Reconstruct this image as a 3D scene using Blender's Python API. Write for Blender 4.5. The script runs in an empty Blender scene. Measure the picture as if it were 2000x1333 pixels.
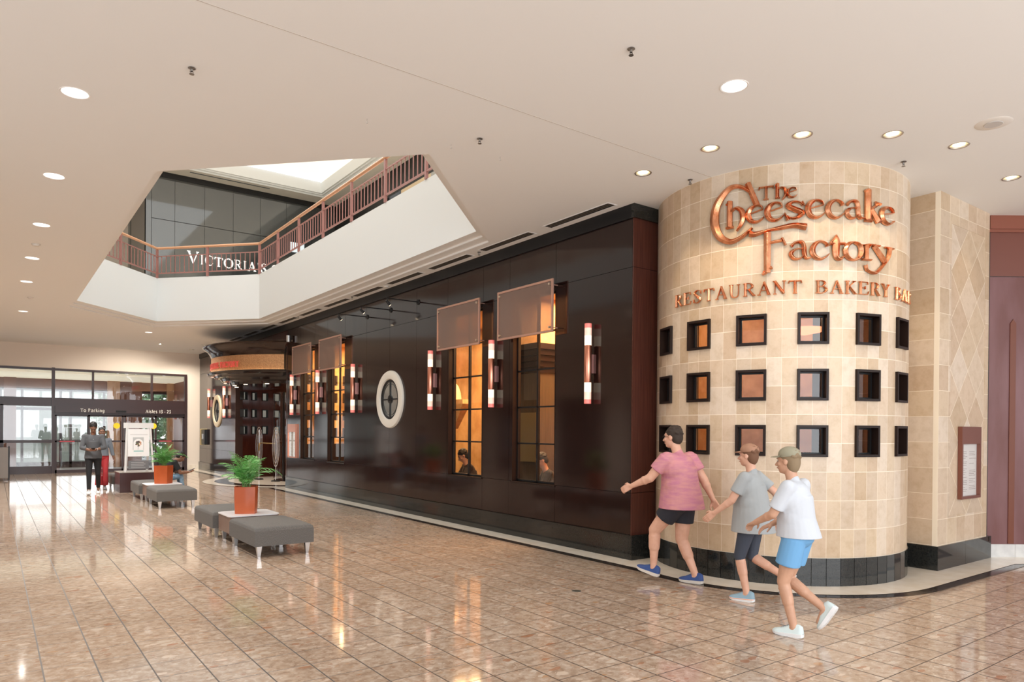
import bpy, bmesh, math, random
from math import sin, cos, pi, radians, sqrt, atan2, degrees
from mathutils import Vector, Matrix
random.seed(7)
SC = bpy.context.scene
COL = SC.collection

# ------------------------------------------------------------------ camera, world, exposure
CAM_H = 1.68
def make_camera():
    yaw, pitch, roll = 0.635922145, -0.0057205, 0.0073764661
    f = Vector((sin(yaw)*cos(pitch), cos(yaw)*cos(pitch), sin(pitch)))
    r = Vector((cos(yaw), -sin(yaw), 0)); u = r.cross(f)
    r2 = cos(roll)*r + sin(roll)*u; u2 = -sin(roll)*r + cos(roll)*u
    cd = bpy.data.cameras.new('camera'); co = bpy.data.objects.new('camera', cd); COL.objects.link(co)
    m = Matrix((r2, u2, -f)).transposed().to_4x4(); m.translation = Vector((0, 0, CAM_H))
    co.matrix_world = m
    cd.sensor_width = 36.0; cd.lens = 1374.34774/2000*36; cd.shift_y = (848.3238-666.5)/2000
    cd.clip_start = .05; cd.clip_end = 200
    SC.camera = co
make_camera()
w = bpy.data.worlds.new('world'); SC.world = w; w.use_nodes = True
bg = w.node_tree.nodes['Background']; bg.inputs[0].default_value = (.97, .985, 1, 1); bg.inputs[1].default_value = 1.6
SC.view_settings.view_transform = 'Standard'; SC.view_settings.look = 'None'
SC.view_settings.gamma = 1; SC.view_settings.exposure = 0.04; SC.view_settings.use_curve_mapping = False
SC.cycles.max_bounces = 8; SC.cycles.diffuse_bounces = 5; SC.cycles.glossy_bounces = 4
SC.cycles.transparent_max_bounces = 12; SC.cycles.caustics_reflective = False; SC.cycles.caustics_refractive = False
SC.cycles.sample_clamp_indirect = 6; SC.cycles.use_denoising = True

def area_light(name, loc, rot, sx, sy, power, color=(1, 1, 1), spread=pi):
    l = bpy.data.lights.new(name, 'AREA'); l.shape = 'RECTANGLE'; l.size = sx; l.size_y = sy; l.energy = power; l.color = color; l.spread = spread
    o = bpy.data.objects.new(name, l); COL.objects.link(o); o.location = loc; o.rotation_euler = rot; return o
def spot_light(name, loc, target, power, angle=60, color=(1, .85, .68), blend=.6, radius=.05):
    l = bpy.data.lights.new(name, 'SPOT'); l.energy = power; l.spot_size = radians(angle); l.spot_blend = blend; l.color = color; l.shadow_soft_size = radius
    o = bpy.data.objects.new(name, l); COL.objects.link(o); o.location = loc
    o.rotation_euler = (Vector(target)-Vector(loc)).to_track_quat('-Z', 'Y').to_euler(); return o
def point_light(name, loc, power, color=(1, .7, .4), radius=.1):
    l = bpy.data.lights.new(name, 'POINT'); l.energy = power; l.color = color; l.shadow_soft_size = radius
    o = bpy.data.objects.new(name, l); COL.objects.link(o); o.location = loc; return o

H = 4.62                     # ground floor ceiling height
XW = 6.67                    # plane of the restaurant's long dark wall
# daylight of the atrium and of the parking vestibule, then an added fill
area_light('atrium_daylight', (3.8, 14, 10.3), (0, 0, 0), 6.5, 15, 430, (.82, .92, 1))
area_light('vestibule_daylight', (2.5, 33.9, 1.5), (radians(110), 0, pi), 7, 2.6, 60, (.94, .98, 1))
area_light('hall_fill_light', (2.0, -5.5, 3.2), (radians(108), 0, 0), 13, 5.5, 1000, (.90, .95, 1))  # added fill light behind the viewer, tilted up to brighten the ceiling
# warm lamps inside the restaurant
area_light('dining_room_lamp', (8.1, 8.8, 4.0), (0, 0, 0), 1.6, 1.8, 260, (1, .58, .27))
area_light('dining_room_lamp', (8.3, 12.2, 4.0), (0, 0, 0), 2, 2, 300, (1, .60, .28))
area_light('dining_room_lamp', (8.2, 17.4, 4.0), (0, 0, 0), 1.6, 3, 300, (1, .66, .34))
point_light('bakery_lamp', (8.0, 5.2, 3.3), 30, (1, .72, .48), .2)
point_light('revolving_door_lamp', (8.2, 22.5, 2.7), 25, (1, .7, .42), .2)

# ------------------------------------------------------------------ materials
MATS = {}
def mat(name, color=(.8, .8, .8), rough=.5, metal=0, emit=None, es=0, coat=0, spec=.5, noise=None, bump=None, coat_rough=.05):
    if name in MATS: return MATS[name]
    m = bpy.data.materials.new(name); m.use_nodes = True; nt = m.node_tree; b = nt.nodes['Principled BSDF']
    b.inputs['Base Color'].default_value = (*color, 1); b.inputs['Roughness'].default_value = rough
    b.inputs['Metallic'].default_value = metal; b.inputs['Specular IOR Level'].default_value = spec
    b.inputs['Coat Weight'].default_value = coat; b.inputs['Coat Roughness'].default_value = coat_rough
    if emit: b.inputs['Emission Color'].default_value = (*emit, 1); b.inputs['Emission Strength'].default_value = es
    tc = None
    if noise or bump:
        tc = nt.nodes.new('ShaderNodeTexCoord')
    if noise:                # (scale xyz, colour2, detail)
        sc, c2, det = noise
        mp = nt.nodes.new('ShaderNodeMapping'); mp.inputs['Scale'].default_value = sc
        nt.links.new(tc.outputs['Object'], mp.inputs[0])
        n = nt.nodes.new('ShaderNodeTexNoise'); n.inputs['Scale'].default_value = 1; n.inputs['Detail'].default_value = det
        nt.links.new(mp.outputs[0], n.inputs['Vector'])
        r = nt.nodes.new('ShaderNodeValToRGB'); r.color_ramp.elements[0].position = .35; r.color_ramp.elements[1].position = .65
        r.color_ramp.elements[0].color = (*color, 1); r.color_ramp.elements[1].color = (*c2, 1)
        nt.links.new(n.outputs[0], r.inputs[0]); nt.links.new(r.outputs[0], b.inputs['Base Color'])
    if bump:                 # (scale xyz, strength, detail)
        sc, st, det = bump
        mp = nt.nodes.new('ShaderNodeMapping'); mp.inputs['Scale'].default_value = sc
        nt.links.new(tc.outputs['Object'], mp.inputs[0])
        n = nt.nodes.new('ShaderNodeTexNoise'); n.inputs['Scale'].default_value = 1; n.inputs['Detail'].default_value = det
        nt.links.new(mp.outputs[0], n.inputs['Vector'])
        bp = nt.nodes.new('ShaderNodeBump'); bp.inputs['Strength'].default_value = st; bp.inputs['Distance'].default_value = .01
        nt.links.new(n.outputs[0], bp.inputs['Height']); nt.links.new(bp.outputs[0], b.inputs['Normal'])
    MATS[name] = m; return m

def N(nt, t, **kw):
    n = nt.nodes.new(t)
    for k, v in kw.items():
        if k == 'op': n.operation = v
        else: n.inputs[int(k[1:]) if k[0] == 'i' and k[1:].isdigit() else k].default_value = v
    return n
def math_(nt, op, a, b=None):
    n = nt.nodes.new('ShaderNodeMath'); n.operation = op
    for i, v in enumerate((a, b)):
        if v is None: continue
        if isinstance(v, (int, float)): n.inputs[i].default_value = v
        else: nt.links.new(v, n.inputs[i])
    return n.outputs[0]
def combine(nt, *c):
    n = nt.nodes.new('ShaderNodeCombineXYZ')
    for i, v in enumerate(c):
        if isinstance(v, (int, float)): n.inputs[i].default_value = v
        else: nt.links.new(v, n.inputs[i])
    return n.outputs[0]
def ramp(nt, fac, stops, const=False):
    r = nt.nodes.new('ShaderNodeValToRGB'); cr = r.color_ramp
    if const: cr.interpolation = 'CONSTANT'
    while len(cr.elements) < len(stops): cr.elements.new(.5)
    for e, (p, c) in zip(cr.elements, stops): e.position = p; e.color = (*c, 1)
    nt.links.new(fac, r.inputs[0]); return r.outputs[0]
def mixc(nt, fac, a, b, mode='MIX'):
    n = nt.nodes.new('ShaderNodeMix'); n.data_type = 'RGBA'; n.blend_type = mode
    if isinstance(fac, (int, float)): n.inputs[0].default_value = fac
    else: nt.links.new(fac, n.inputs[0])
    for i, v in ((6, a), (7, b)):
        if isinstance(v, tuple): n.inputs[i].default_value = (*v, 1)
        else: nt.links.new(v, n.inputs[i])
    return n.outputs[2]

def floor_material():
    m = bpy.data.materials.new('terrazzo_tiles'); m.use_nodes = True; nt = m.node_tree; b = nt.nodes['Principled BSDF']
    tc = nt.nodes.new('ShaderNodeTexCoord'); sp = nt.nodes.new('ShaderNodeSeparateXYZ'); nt.links.new(tc.outputs['Object'], sp.inputs[0])
    u = math_(nt, 'DIVIDE', math_(nt, 'SUBTRACT', sp.outputs[0], .281), .3093)
    v = math_(nt, 'DIVIDE', math_(nt, 'SUBTRACT', sp.outputs[1], 2.02), .3170)
    fu = math_(nt, 'FRACT', u); fv = math_(nt, 'FRACT', v)
    du = math_(nt, 'MINIMUM', fu, math_(nt, 'SUBTRACT', 1, fu)); dv = math_(nt, 'MINIMUM', fv, math_(nt, 'SUBTRACT', 1, fv))
    gu = math_(nt, 'LESS_THAN', du, .016); gv = math_(nt, 'LESS_THAN', dv, .0115)
    grout = math_(nt, 'MAXIMUM', gu, gv)
    cell = combine(nt, math_(nt, 'FLOOR', u), math_(nt, 'FLOOR', v), 0)
    wn = nt.nodes.new('ShaderNodeTexWhiteNoise'); wn.noise_dimensions = '3D'; nt.links.new(cell, wn.inputs['Vector'])
    off = nt.nodes.new('ShaderNodeVectorMath'); off.operation = 'SCALE'; nt.links.new(wn.outputs['Color'], off.inputs[0]); off.inputs['Scale'].default_value = 37
    ad = nt.nodes.new('ShaderNodeVectorMath'); ad.operation = 'ADD'; nt.links.new(tc.outputs['Object'], ad.inputs[0]); nt.links.new(off.outputs[0], ad.inputs[1])
    # warp
    nz = N(nt, 'ShaderNodeTexNoise', Scale=14, Detail=3); nt.links.new(ad.outputs[0], nz.inputs['Vector'])
    ws = nt.nodes.new('ShaderNodeVectorMath'); ws.operation = 'MULTIPLY_ADD'; nt.links.new(nz.outputs['Color'], ws.inputs[0]); ws.inputs[1].default_value = (.07, .07, .0); nt.links.new(ad.outputs[0], ws.inputs[2])
    base = ramp(nt, N_out(nt, 'ShaderNodeTexNoise', ws.outputs[0], Scale=17, Detail=5), [(.28, (.35, .24, .17)), (.45, (.465, .345, .255)), (.6, (.55, .435, .34)), (.78, (.64, .54, .45))])
    def chips(scale, thr_lo, colr, src):
        vo = nt.nodes.new('ShaderNodeTexVoronoi'); vo.inputs['Scale'].default_value = scale; vo.inputs['Randomness'].default_value = 1
        mp = nt.nodes.new('ShaderNodeMapping'); mp.inputs['Scale'].default_value = (1.0, 1.9, 1); nt.links.new(src, mp.inputs[0]); nt.links.new(mp.outputs[0], vo.inputs['Vector'])
        sx = nt.nodes.new('ShaderNodeSeparateColor'); nt.links.new(vo.outputs['Color'], sx.inputs[0])
        pick = math_(nt, 'GREATER_THAN', sx.outputs[0], thr_lo)
        rad = math_(nt, 'MULTIPLY', sx.outputs[2], .55)
        inside = math_(nt, 'LESS_THAN', vo.outputs['Distance'], math_(nt, 'ADD', rad, .05))
        return math_(nt, 'MULTIPLY', pick, inside), ramp(nt, sx.outputs[1], colr, True)
    f1, c1 = chips(9.5, .76, [(0, (.68, .58, .48)), (.45, (.42, .19, .10)), (.62, (.76, .62, .50)), (.85, (.50, .29, .15))], ws.outputs[0])
    f2, c2 = chips(22, .60, [(0, (.66, .55, .45)), (.4, (.40, .20, .12)), (.6, (.72, .56, .44)), (.8, (.56, .36, .22))], ws.outputs[0])
    f3, c3 = chips(50, .50, [(0, (.80, .70, .6)), (.5, (.42, .25, .17)), (.75, (.62, .44, .3))], ws.outputs[0])
    c = mixc(nt, math_(nt, 'MULTIPLY', f3, .35), base, c3)
    c = mixc(nt, math_(nt, 'MULTIPLY', f2, .55), c, c2)
    c = mixc(nt, math_(nt, 'MULTIPLY', f1, .72), c, c1)
    tint = ramp(nt, wn.outputs['Value'], [(0, (.86, .84, .82)), (1, (1, 1, 1))])
    c = mixc(nt, 1.0, c, tint, 'MULTIPLY')
    c = mixc(nt, grout, c, (.045, .03, .024))
    nt.links.new(c, b.inputs['Base Color'])
    rr = math_(nt, 'ADD', math_(nt, 'MULTIPLY', grout, .4), .075)
    nt.links.new(rr, b.inputs['Roughness'])
    b.inputs['Specular IOR Level'].default_value = .85
    return m
def N_out(nt, t, vec, **kw):
    n = N(nt, t, **kw); nt.links.new(vec, n.inputs['Vector']); return n.outputs[0]

def tile_material(name, u, v, tw, th, uo, vo, tints, gw=.004, groutc=(.85, .75, .6), rough=.35, diamond=False, coord='UV'):
    """tiles laid on coordinates u, v in metres: from the UV map, or x+y and z of the object"""
    m = bpy.data.materials.new(name); m.use_nodes = True; nt = m.node_tree; b = nt.nodes['Principled BSDF']
    tc = nt.nodes.new('ShaderNodeTexCoord'); sp = nt.nodes.new('ShaderNodeSeparateXYZ'); nt.links.new(tc.outputs[coord], sp.inputs[0])
    U, V = sp.outputs[u], sp.outputs[v]
    a = math_(nt, 'DIVIDE', math_(nt, 'SUBTRACT', U, uo), tw); c = math_(nt, 'DIVIDE', math_(nt, 'SUBTRACT', V, vo), th)
    if diamond: a, c = math_(nt, 'ADD', a, c), math_(nt, 'SUBTRACT', a, c)
    fa = math_(nt, 'FRACT', a); fc = math_(nt, 'FRACT', c)
    da = math_(nt, 'MINIMUM', fa, math_(nt, 'SUBTRACT', 1, fa)); dc = math_(nt, 'MINIMUM', fc, math_(nt, 'SUBTRACT', 1, fc))
    k = .55 if diamond else 1
    g = math_(nt, 'MAXIMUM', math_(nt, 'LESS_THAN', da, k*gw/2/tw), math_(nt, 'LESS_THAN', dc, (k*gw/2/tw) if diamond else gw/2/th))
    wn = nt.nodes.new('ShaderNodeTexWhiteNoise'); wn.noise_dimensions = '3D'; nt.links.new(combine(nt, math_(nt, 'FLOOR', a), math_(nt, 'FLOOR', c), 3.3), wn.inputs['Vector'])
    tint = ramp(nt, wn.outputs['Value'], [(i/len(tints), t) for i, t in enumerate(tints)], True)
    cl = N_out(nt, 'ShaderNodeTexNoise', tc.outputs['Object'], Scale=9, Detail=7, Roughness=.65)
    cloud = ramp(nt, cl, [(.3, (.86, .82, .76)), (.55, (1, 1, 1)), (.75, (.93, .9, .86))])
    cc = mixc(nt, 1.0, tint, cloud, 'MULTIPLY')
    cc = mixc(nt, g, cc, groutc)
    nt.links.new(cc, b.inputs['Base Color']); b.inputs['Roughness'].default_value = rough
    bp = nt.nodes.new('ShaderNodeBump'); bp.inputs['Strength'].default_value = .4; bp.inputs['Distance'].default_value = .003; bp.invert = True
    nt.links.new(g, bp.inputs['Height']); nt.links.new(bp.outputs[0], b.inputs['Normal'])
    return m

def glass_material(name, tint=(1, 1, 1), refl=1.0, rough=0.0):
    m = bpy.data.materials.new(name); m.use_nodes = True; nt = m.node_tree; nt.nodes.remove(nt.nodes['Principled BSDF'])
    out = nt.nodes['Material Output']; tr = nt.nodes.new('ShaderNodeBsdfTransparent'); tr.inputs[0].default_value = (*tint, 1)
    gl = nt.nodes.new('ShaderNodeBsdfGlossy'); gl.inputs['Roughness'].default_value = rough; gl.inputs[0].default_value = (refl, refl, refl, 1)
    lw = nt.nodes.new('ShaderNodeLayerWeight'); lw.inputs[0].default_value = .5; fo = math_(nt, 'ADD', math_(nt, 'MULTIPLY', math_(nt, 'POWER', lw.outputs['Facing'], 5), .9), .05)
    mx = nt.nodes.new('ShaderNodeMixShader'); nt.links.new(fo, mx.inputs[0]); nt.links.new(tr.outputs[0], mx.inputs[1]); nt.links.new(gl.outputs[0], mx.inputs[2])
    nt.links.new(mx.outputs[0], out.inputs[0]); return m

def mesh_screen_material(name, color):
    m = bpy.data.materials.new(name); m.use_nodes = True; nt = m.node_tree; b = nt.nodes['Principled BSDF']
    b.inputs['Base Color'].default_value = (*color, 1); b.inputs['Roughness'].default_value = .45; b.inputs['Metallic'].default_value = .35
    tr = nt.nodes.new('ShaderNodeBsdfTransparent'); mx = nt.nodes.new('ShaderNodeMixShader'); mx.inputs[0].default_value = .62
    out = nt.nodes['Material Output']; nt.links.new(tr.outputs[0], mx.inputs[1]); nt.links.new(b.outputs[0], mx.inputs[2]); nt.links.new(mx.outputs[0], out.inputs[0])
    tc = nt.nodes.new('ShaderNodeTexCoord'); wv = N(nt, 'ShaderNodeTexWave', Scale=60); nt.links.new(tc.outputs['Object'], wv.inputs['Vector'])
    bp = nt.nodes.new('ShaderNodeBump'); bp.inputs['Strength'].default_value = .15; nt.links.new(wv.outputs[1], bp.inputs['Height']); nt.links.new(bp.outputs[0], b.inputs['Normal'])
    return m

def wood_material(name, c1, c2, rough=.12, scale=(40, 40, 1.5), spec=.5, coat=.0):
    return mat(name, c1, rough, noise=(scale, c2, 4), spec=spec, coat=coat)

M = dict(
    floor=floor_material(),
    ceiling=mat('ceiling_paint', (.86, .865, .855), .8),
    white=mat('white_paint', (.77, .795, .80), .7),
    beige=mat('beige_wall_paint', (.82, .74, .66), .7),
    cream_stone=mat('cream_marble', (.78, .69, .57), .14, noise=((6, 6, 6), (.84, .77, .67), 5)),
    black_marble=mat('black_marble', (.018, .013, .011), .12, noise=((22, 22, 22), (.05, .035, .03), 8)),
    granite=mat('black_granite', (.012, .013, .012), .07, noise=((60, 60, 60), (.022, .022, .02), 3)),
    wood=wood_material('dark_glossy_wood', (.013, .0058, .0048), (.022, .0085, .0068), .10, (60, 60, 2)),
    redwood=wood_material('reddish_brown_wood', (.060, .017, .012), (.085, .024, .016), .16, (60, 60, 2)),
    seam=mat('panel_seam_black', (.006, .005, .005), .5),
    black=mat('black_metal', (.010, .010, .011), .38, spec=.3),
    frame=mat('dark_brown_window_frame', (.016, .008, .006), .42, spec=.22),
    burgundy=mat('burgundy_door_frame', (.036, .017, .018), .3),
    copper=mat('polished_copper', (.60, .22, .10), .27, 1, noise=((14, 14, 9), (.88, .42, .24), 4), bump=((60, 60, 60), .14, 2)),
    copper_tube=mat('brushed_copper', (.72, .30, .20), .28, 1),
    copper_flat=mat('copper_coloured_frame', (.60, .36, .28), .38, .5),
    brass=mat('brass', (.80, .55, .22), .18, 1),
    chrome=mat('chrome', (.82, .83, .85), .12, 1),
    alu=mat('brushed_aluminium', (.62, .62, .62), .35, 1),
    rail=mat('dusty_rose_metal', (.36, .17, .155), .4),
    handrail=mat('varnished_handrail', (.66, .36, .21), .25),
    glass=glass_material('clear_glass'),
    dglass=mat('dark_store_glass', (.045, .05, .052), .05, spec=1.0),
    fabric=mat('grey_woven_fabric', (.085, .082, .078), .9, noise=((260, 260, 90), (.19, .18, .17), 2), bump=((500, 500, 500), .5, 1)),
    tabletop=mat('white_laminate', (.72, .72, .74), .3),
    tablewood=wood_material('grey_brown_laminate', (.17, .105, .085), (.22, .145, .115), .4, (40, 40, 3)),
    pot=mat('orange_copper_pot', (.40, .075, .018), .28, noise=((3, 3, 3), (.46, .095, .026), 3)),
    soil=mat('potting_soil', (.05, .03, .02), 1),
    leaf=mat('palm_leaf', (.07, .26, .045), .5, noise=((25, 25, 25), (.14, .40, .10), 2)),
    leaf2=mat('pale_palm_leaf', (.16, .40, .10), .5, noise=((25, 25, 25), (.28, .52, .22), 2)),
    plinth=mat('dark_maroon_laminate', (.045, .018, .018), .3),
)
TINTS = [(.60, .465, .325), (.585, .455, .33), (.64, .51, .38), (.53, .395, .265), (.62, .48, .35), (.565, .445, .33), (.66, .545, .43), (.55, .41, .285)]
M['towertile'] = tile_material('limestone_tower_tiles', 0, 1, 1, 1, 0, 0, TINTS, gw=.022, groutc=(.80, .70, .57))
M['pierfront'] = tile_material('limestone_pier_tiles', 0, 2, .2655, .315, 9.24, .31, TINTS, gw=.005, coord='Object')
M['pierside'] = tile_material('limestone_pier_side_tiles', 1, 2, .36, .315, 3.8, .31, TINTS, gw=.005, coord='Object')
M['pierdia'] = tile_material('limestone_diamond_tiles', 0, 2, .52, .61, 9.56, .65, TINTS, gw=.014, coord='Object', diamond=True)
# ------------------------------------------------------------------ mesh helpers
class MB:
    def __init__(s): s.v = []; s.f = []; s.m = []; s.uv = {}
    def add(s, vs, fs, mi=0):
        o = len(s.v); s.v += [tuple(v) for v in vs]
        for f in fs: s.f.append(tuple(i+o for i in f)); s.m.append(mi)
        return s
    def box(s, a, b, mi=0):
        x0, y0, z0 = [min(p, q) for p, q in zip(a, b)]; x1, y1, z1 = [max(p, q) for p, q in zip(a, b)]
        return s.add([(x0, y0, z0), (x1, y0, z0), (x1, y1, z0), (x0, y1, z0), (x0, y0, z1), (x1, y0, z1), (x1, y1, z1), (x0, y1, z1)],
                     [(0, 3, 2, 1), (4, 5, 6, 7), (0, 1, 5, 4), (1, 2, 6, 5), (2, 3, 7, 6), (3, 0, 4, 7)], mi)
    def bar(s, p, q, w, h, mi=0, up=(0, 0, 1)):
        p, q = Vector(p), Vector(q); d = (q-p).normalized(); u = Vector(up)
        if abs(d.dot(u)) > .98: u = Vector((1, 0, 0))
        r = d.cross(u).normalized(); u = r.cross(d)
        vs = [c + r*(a*w/2) + u*(b*h/2) for c in (p, q) for a, b in ((-1, -1), (1, -1), (1, 1), (-1, 1))]
        return s.add(vs, [(0, 1, 2, 3), (7, 6, 5, 4), (0, 4, 5, 1), (1, 5, 6, 2), (2, 6, 7, 3), (3, 7, 4, 0)], mi)
    def tube(s, pts, r, seg=10, mi=0, cap=True):
        pts = [Vector(p) for p in pts]; n = len(pts); rs = r if isinstance(r, (list, tuple)) else [r]*n
        rings = []; prev = None
        for i, p in enumerate(pts):
            d = (pts[min(i+1, n-1)] - pts[max(i-1, 0)]).normalized()
            if prev is None:
                u = Vector((0, 0, 1)) if abs(d.z) < .9 else Vector((1, 0, 0))
            else: u = prev
            a = d.cross(u).normalized(); u = a.cross(d).normalized(); prev = u
            rings.append([p + (a*cos(2*pi*k/seg)+u*sin(2*pi*k/seg))*rs[i] for k in range(seg)])
        vs = [v for rg in rings for v in rg]; fs = []
        for i in range(n-1):
            for k in range(seg):
                k2 = (k+1) % seg; fs.append((i*seg+k, (i+1)*seg+k, (i+1)*seg+k2, i*seg+k2))
        if cap: fs.append(tuple(range(seg))); fs.append(tuple((n-1)*seg+k for k in reversed(range(seg))))
        return s.add(vs, fs, mi)
    def lathe(s, prof, c=(0, 0, 0), seg=32, a0=0, a1=2*pi, mi=0, axis='z'):
        full = abs(a1-a0-2*pi) < 1e-6; n = seg if full else seg+1; vs = []; c = Vector(c)
        for k in range(n):
            t = a0+(a1-a0)*k/seg
            for r, z in prof:
                if axis == 'z': vs.append(c+Vector((r*cos(t), r*sin(t), z)))
                else: vs.append(c+Vector((z, r*cos(t), r*sin(t))))
        m = len(prof); fs = []
        for k in range(seg):
            k2 = (k+1) % n
            for i in range(m-1): fs.append((k*m+i, k2*m+i, k2*m+i+1, k*m+i+1))
        return s.add(vs, fs, mi)
    def ellipsoid(s, c, r, seg=16, rings=10, rot=None, mi=0):
        c = Vector(c); vs = []; fs = []
        for i in range(1, rings):
            t = pi*i/rings
            for k in range(seg):
                p = 2*pi*k/seg; v = Vector((r[0]*sin(t)*cos(p), r[1]*sin(t)*sin(p), r[2]*cos(t)))
                if rot: v = rot @ v
                vs.append(c+v)
        top, bot = Vector((0, 0, r[2])), Vector((0, 0, -r[2]))
        if rot: top, bot = rot @ top, rot @ bot
        vs += [c+top, c+bot]; T = len(vs)-2; B = T+1
        for i in range(rings-2):
            for k in range(seg):
                k2 = (k+1) % seg; fs.append((i*seg+k, (i+1)*seg+k, (i+1)*seg+k2, i*seg+k2))
        for k in range(seg):
            k2 = (k+1) % seg; fs.append((T, k, k2)); fs.append((B, (rings-2)*seg+k2, (rings-2)*seg+k))
        return s.add(vs, fs, mi)
    def capsule(s, p, q, r0, r1, seg=14):
        s.tube([p, q], [r0, r1], seg); s.ellipsoid(p, (r0,)*3, seg, 8); s.ellipsoid(q, (r1,)*3, seg, 8); return s
    def prism(s, poly, z0, z1, mi=0):
        n = len(poly); vs = [(x, y, z0) for x, y in poly]+[(x, y, z1) for x, y in poly]
        fs = [tuple(reversed(range(n))), tuple(range(n, 2*n))]+[(i, (i+1) % n, n+(i+1) % n, n+i) for i in range(n)]
        return s.add(vs, fs, mi)
    def build(s, name, mats, parent=None, smooth=False, angle=40):
        me = bpy.data.meshes.new(name); me.from_pydata(s.v, [], s.f)
        if not isinstance(mats, (list, tuple)): mats = [mats]
        for m in mats: me.materials.append(m)
        me.polygons.foreach_set('material_index', s.m)
        if s.uv:
            l = me.uv_layers.new(name='uv')
            for p in me.polygons:
                if p.index in s.uv:
                    for li, c in zip(p.loop_indices, s.uv[p.index]): l.data[li].uv = c
        bm = bmesh.new(); bm.from_mesh(me)
        bmesh.ops.recalc_face_normals(bm, faces=bm.faces); bm.to_mesh(me); bm.free()
        me.update()
        if smooth:
            me.shade_smooth() if hasattr(me, 'shade_smooth') else None
            if angle < 180: me.set_sharp_from_angle(angle=radians(angle))
        o = bpy.data.objects.new(name, me); COL.objects.link(o)
        if parent is not None: o.parent = parent
        return o
def tag(o, label=None, cat=None, group=None, kind=None):
    if label: o['label'] = label
    if cat: o['category'] = cat
    if group: o['group'] = group
    if kind: o['kind'] = kind
    return o
def empty(name, loc=(0, 0, 0), rz=0, label=None, cat=None, group=None, kind=None):
    o = bpy.data.objects.new(name, None); COL.objects.link(o); o.location = loc; o.rotation_euler = (0, 0, rz); o.empty_display_size = .1
    return tag(o, label, cat, group, kind)
def struct(o): o['kind'] = 'structure'; return o
def copy_tree(o, parent=None):
    c = o.copy(); COL.objects.link(c); c.parent = parent
    for ch in list(o.children): copy_tree(ch, c)
    return c
def bevel(o, w=.01, seg=2):
    m = o.modifiers.new('bevel', 'BEVEL'); m.width = w; m.segments = seg; m.limit_method = 'ANGLE'; return o
def rbox(mb, a, b, r, axis=2, seg=5, mi=0):
    """box with rounded vertical edges"""
    x0, y0, z0 = a; x1, y1, z1 = b; poly = []
    for cx, cy, t0 in ((x1-r, y1-r, 0), (x0+r, y1-r, pi/2), (x0+r, y0+r, pi), (x1-r, y0+r, 1.5*pi)):
        for k in range(seg+1): t = t0+pi/2*k/seg; poly.append((cx+r*cos(t), cy+r*sin(t)))
    return mb.prism(poly, z0, z1, mi)
def circle(cx, cy, r, n=28): return [(cx+r*cos(2*pi*k/n), cy+r*sin(2*pi*k/n)) for k in range(n)]
def holed(name, outer, holes, z, mats, up=False):
    bm = bmesh.new()
    for lp in [outer]+holes:
        vs = [bm.verts.new((x, y, z)) for x, y in lp]
        for i in range(len(vs)): bm.edges.new((vs[i], vs[(i+1) % len(vs)]))
    bmesh.ops.triangle_fill(bm, edges=bm.edges[:], use_beauty=True, use_dissolve=False)
    for f in bm.faces:
        f.normal_update()
        if (f.normal.z > 0) != up: f.normal_flip()
    me = bpy.data.meshes.new(name); bm.to_mesh(me); bm.free(); me.materials.append(mats)
    o = bpy.data.objects.new(name, me); COL.objects.link(o); return o
def catmull(pts, n=8, closed=False):
    out = []; P = [Vector(p) for p in pts]; m = len(P)
    rng = range(m if closed else m-1)
    for i in rng:
        p0 = P[(i-1) % m] if closed or i > 0 else P[0]*2-P[1]
        p1, p2 = P[i], P[(i+1) % m]
        p3 = P[(i+2) % m] if closed or i+2 < m else P[-1]*2-P[-2]
        for k in range(n):
            t = k/n; out.append(.5*((2*p1)+(-p0+p2)*t+(2*p0-5*p1+4*p2-p3)*t*t+(-p0+3*p1-3*p2+p3)*t**3))
    if not closed: out.append(P[-1])
    return out

# ------------------------------------------------------------------ room shell
# floor: three inlays (terrazzo field, black marble strip, cream marble strip) laid edge to edge
TC = Vector((8.18, 5.33)); TR = 1.51                      # tower centre and radius
def edge_line(off):                                       # the border line at a distance in front of walls and tower
    pts = [(XW-off, 19.85)]
    r = TR+off+.06; x = XW-off
    t0 = atan2(sqrt(max(r*r-(x-TC.x)**2, 0)), x-TC.x)
    if r < TC.x-x: t0 = pi; pts.append((x, TC.y+.6))
    t1 = 2*pi-pi/2
    for k in range(25):
        t = t0+(t1-t0)*k/24; pts.append((TC.x+r*cos(t), TC.y+r*sin(t)))
    pts += [(10.55+off*.1, TC.y-r), (15.5, TC.y-r-3.9)]
    return pts
cream_edge, black_edge = edge_line(.34), edge_line(.46)
FO = [(-6, -6), (16, -6)]
poly = FO+[black_edge[-1]]+list(reversed(black_edge[:-1]))+[(XW-.46, 30.1), (-6, 30.1)]
# mosaic disc at the restaurant's revolving door
MC = Vector((8.35, 22.5))
def arc(r, a0, a1, n=24): return [(MC.x+r*cos(a0+(a1-a0)*k/n), MC.y+r*sin(a0+(a1-a0)*k/n)) for k in range(n+1)]
mb = MB()
mb.box((-6, -6, -.1), (16, 30.1, 0)); fl = struct(mb.build('floor', M['floor']))
def strip(name, A, B, z, m):
    mb = MB(); n = len(A)
    mb.add([(x, y, z) for x, y in A]+[(x, y, z) for x, y in B], [(i, i+1, n+i+1, n+i) for i in range(n-1)])
    return struct(mb.build(name, m))
inner = [(XW+.5, y) if y > 7.5 else (x, y) for x, y in edge_line(-.4)]
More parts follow.
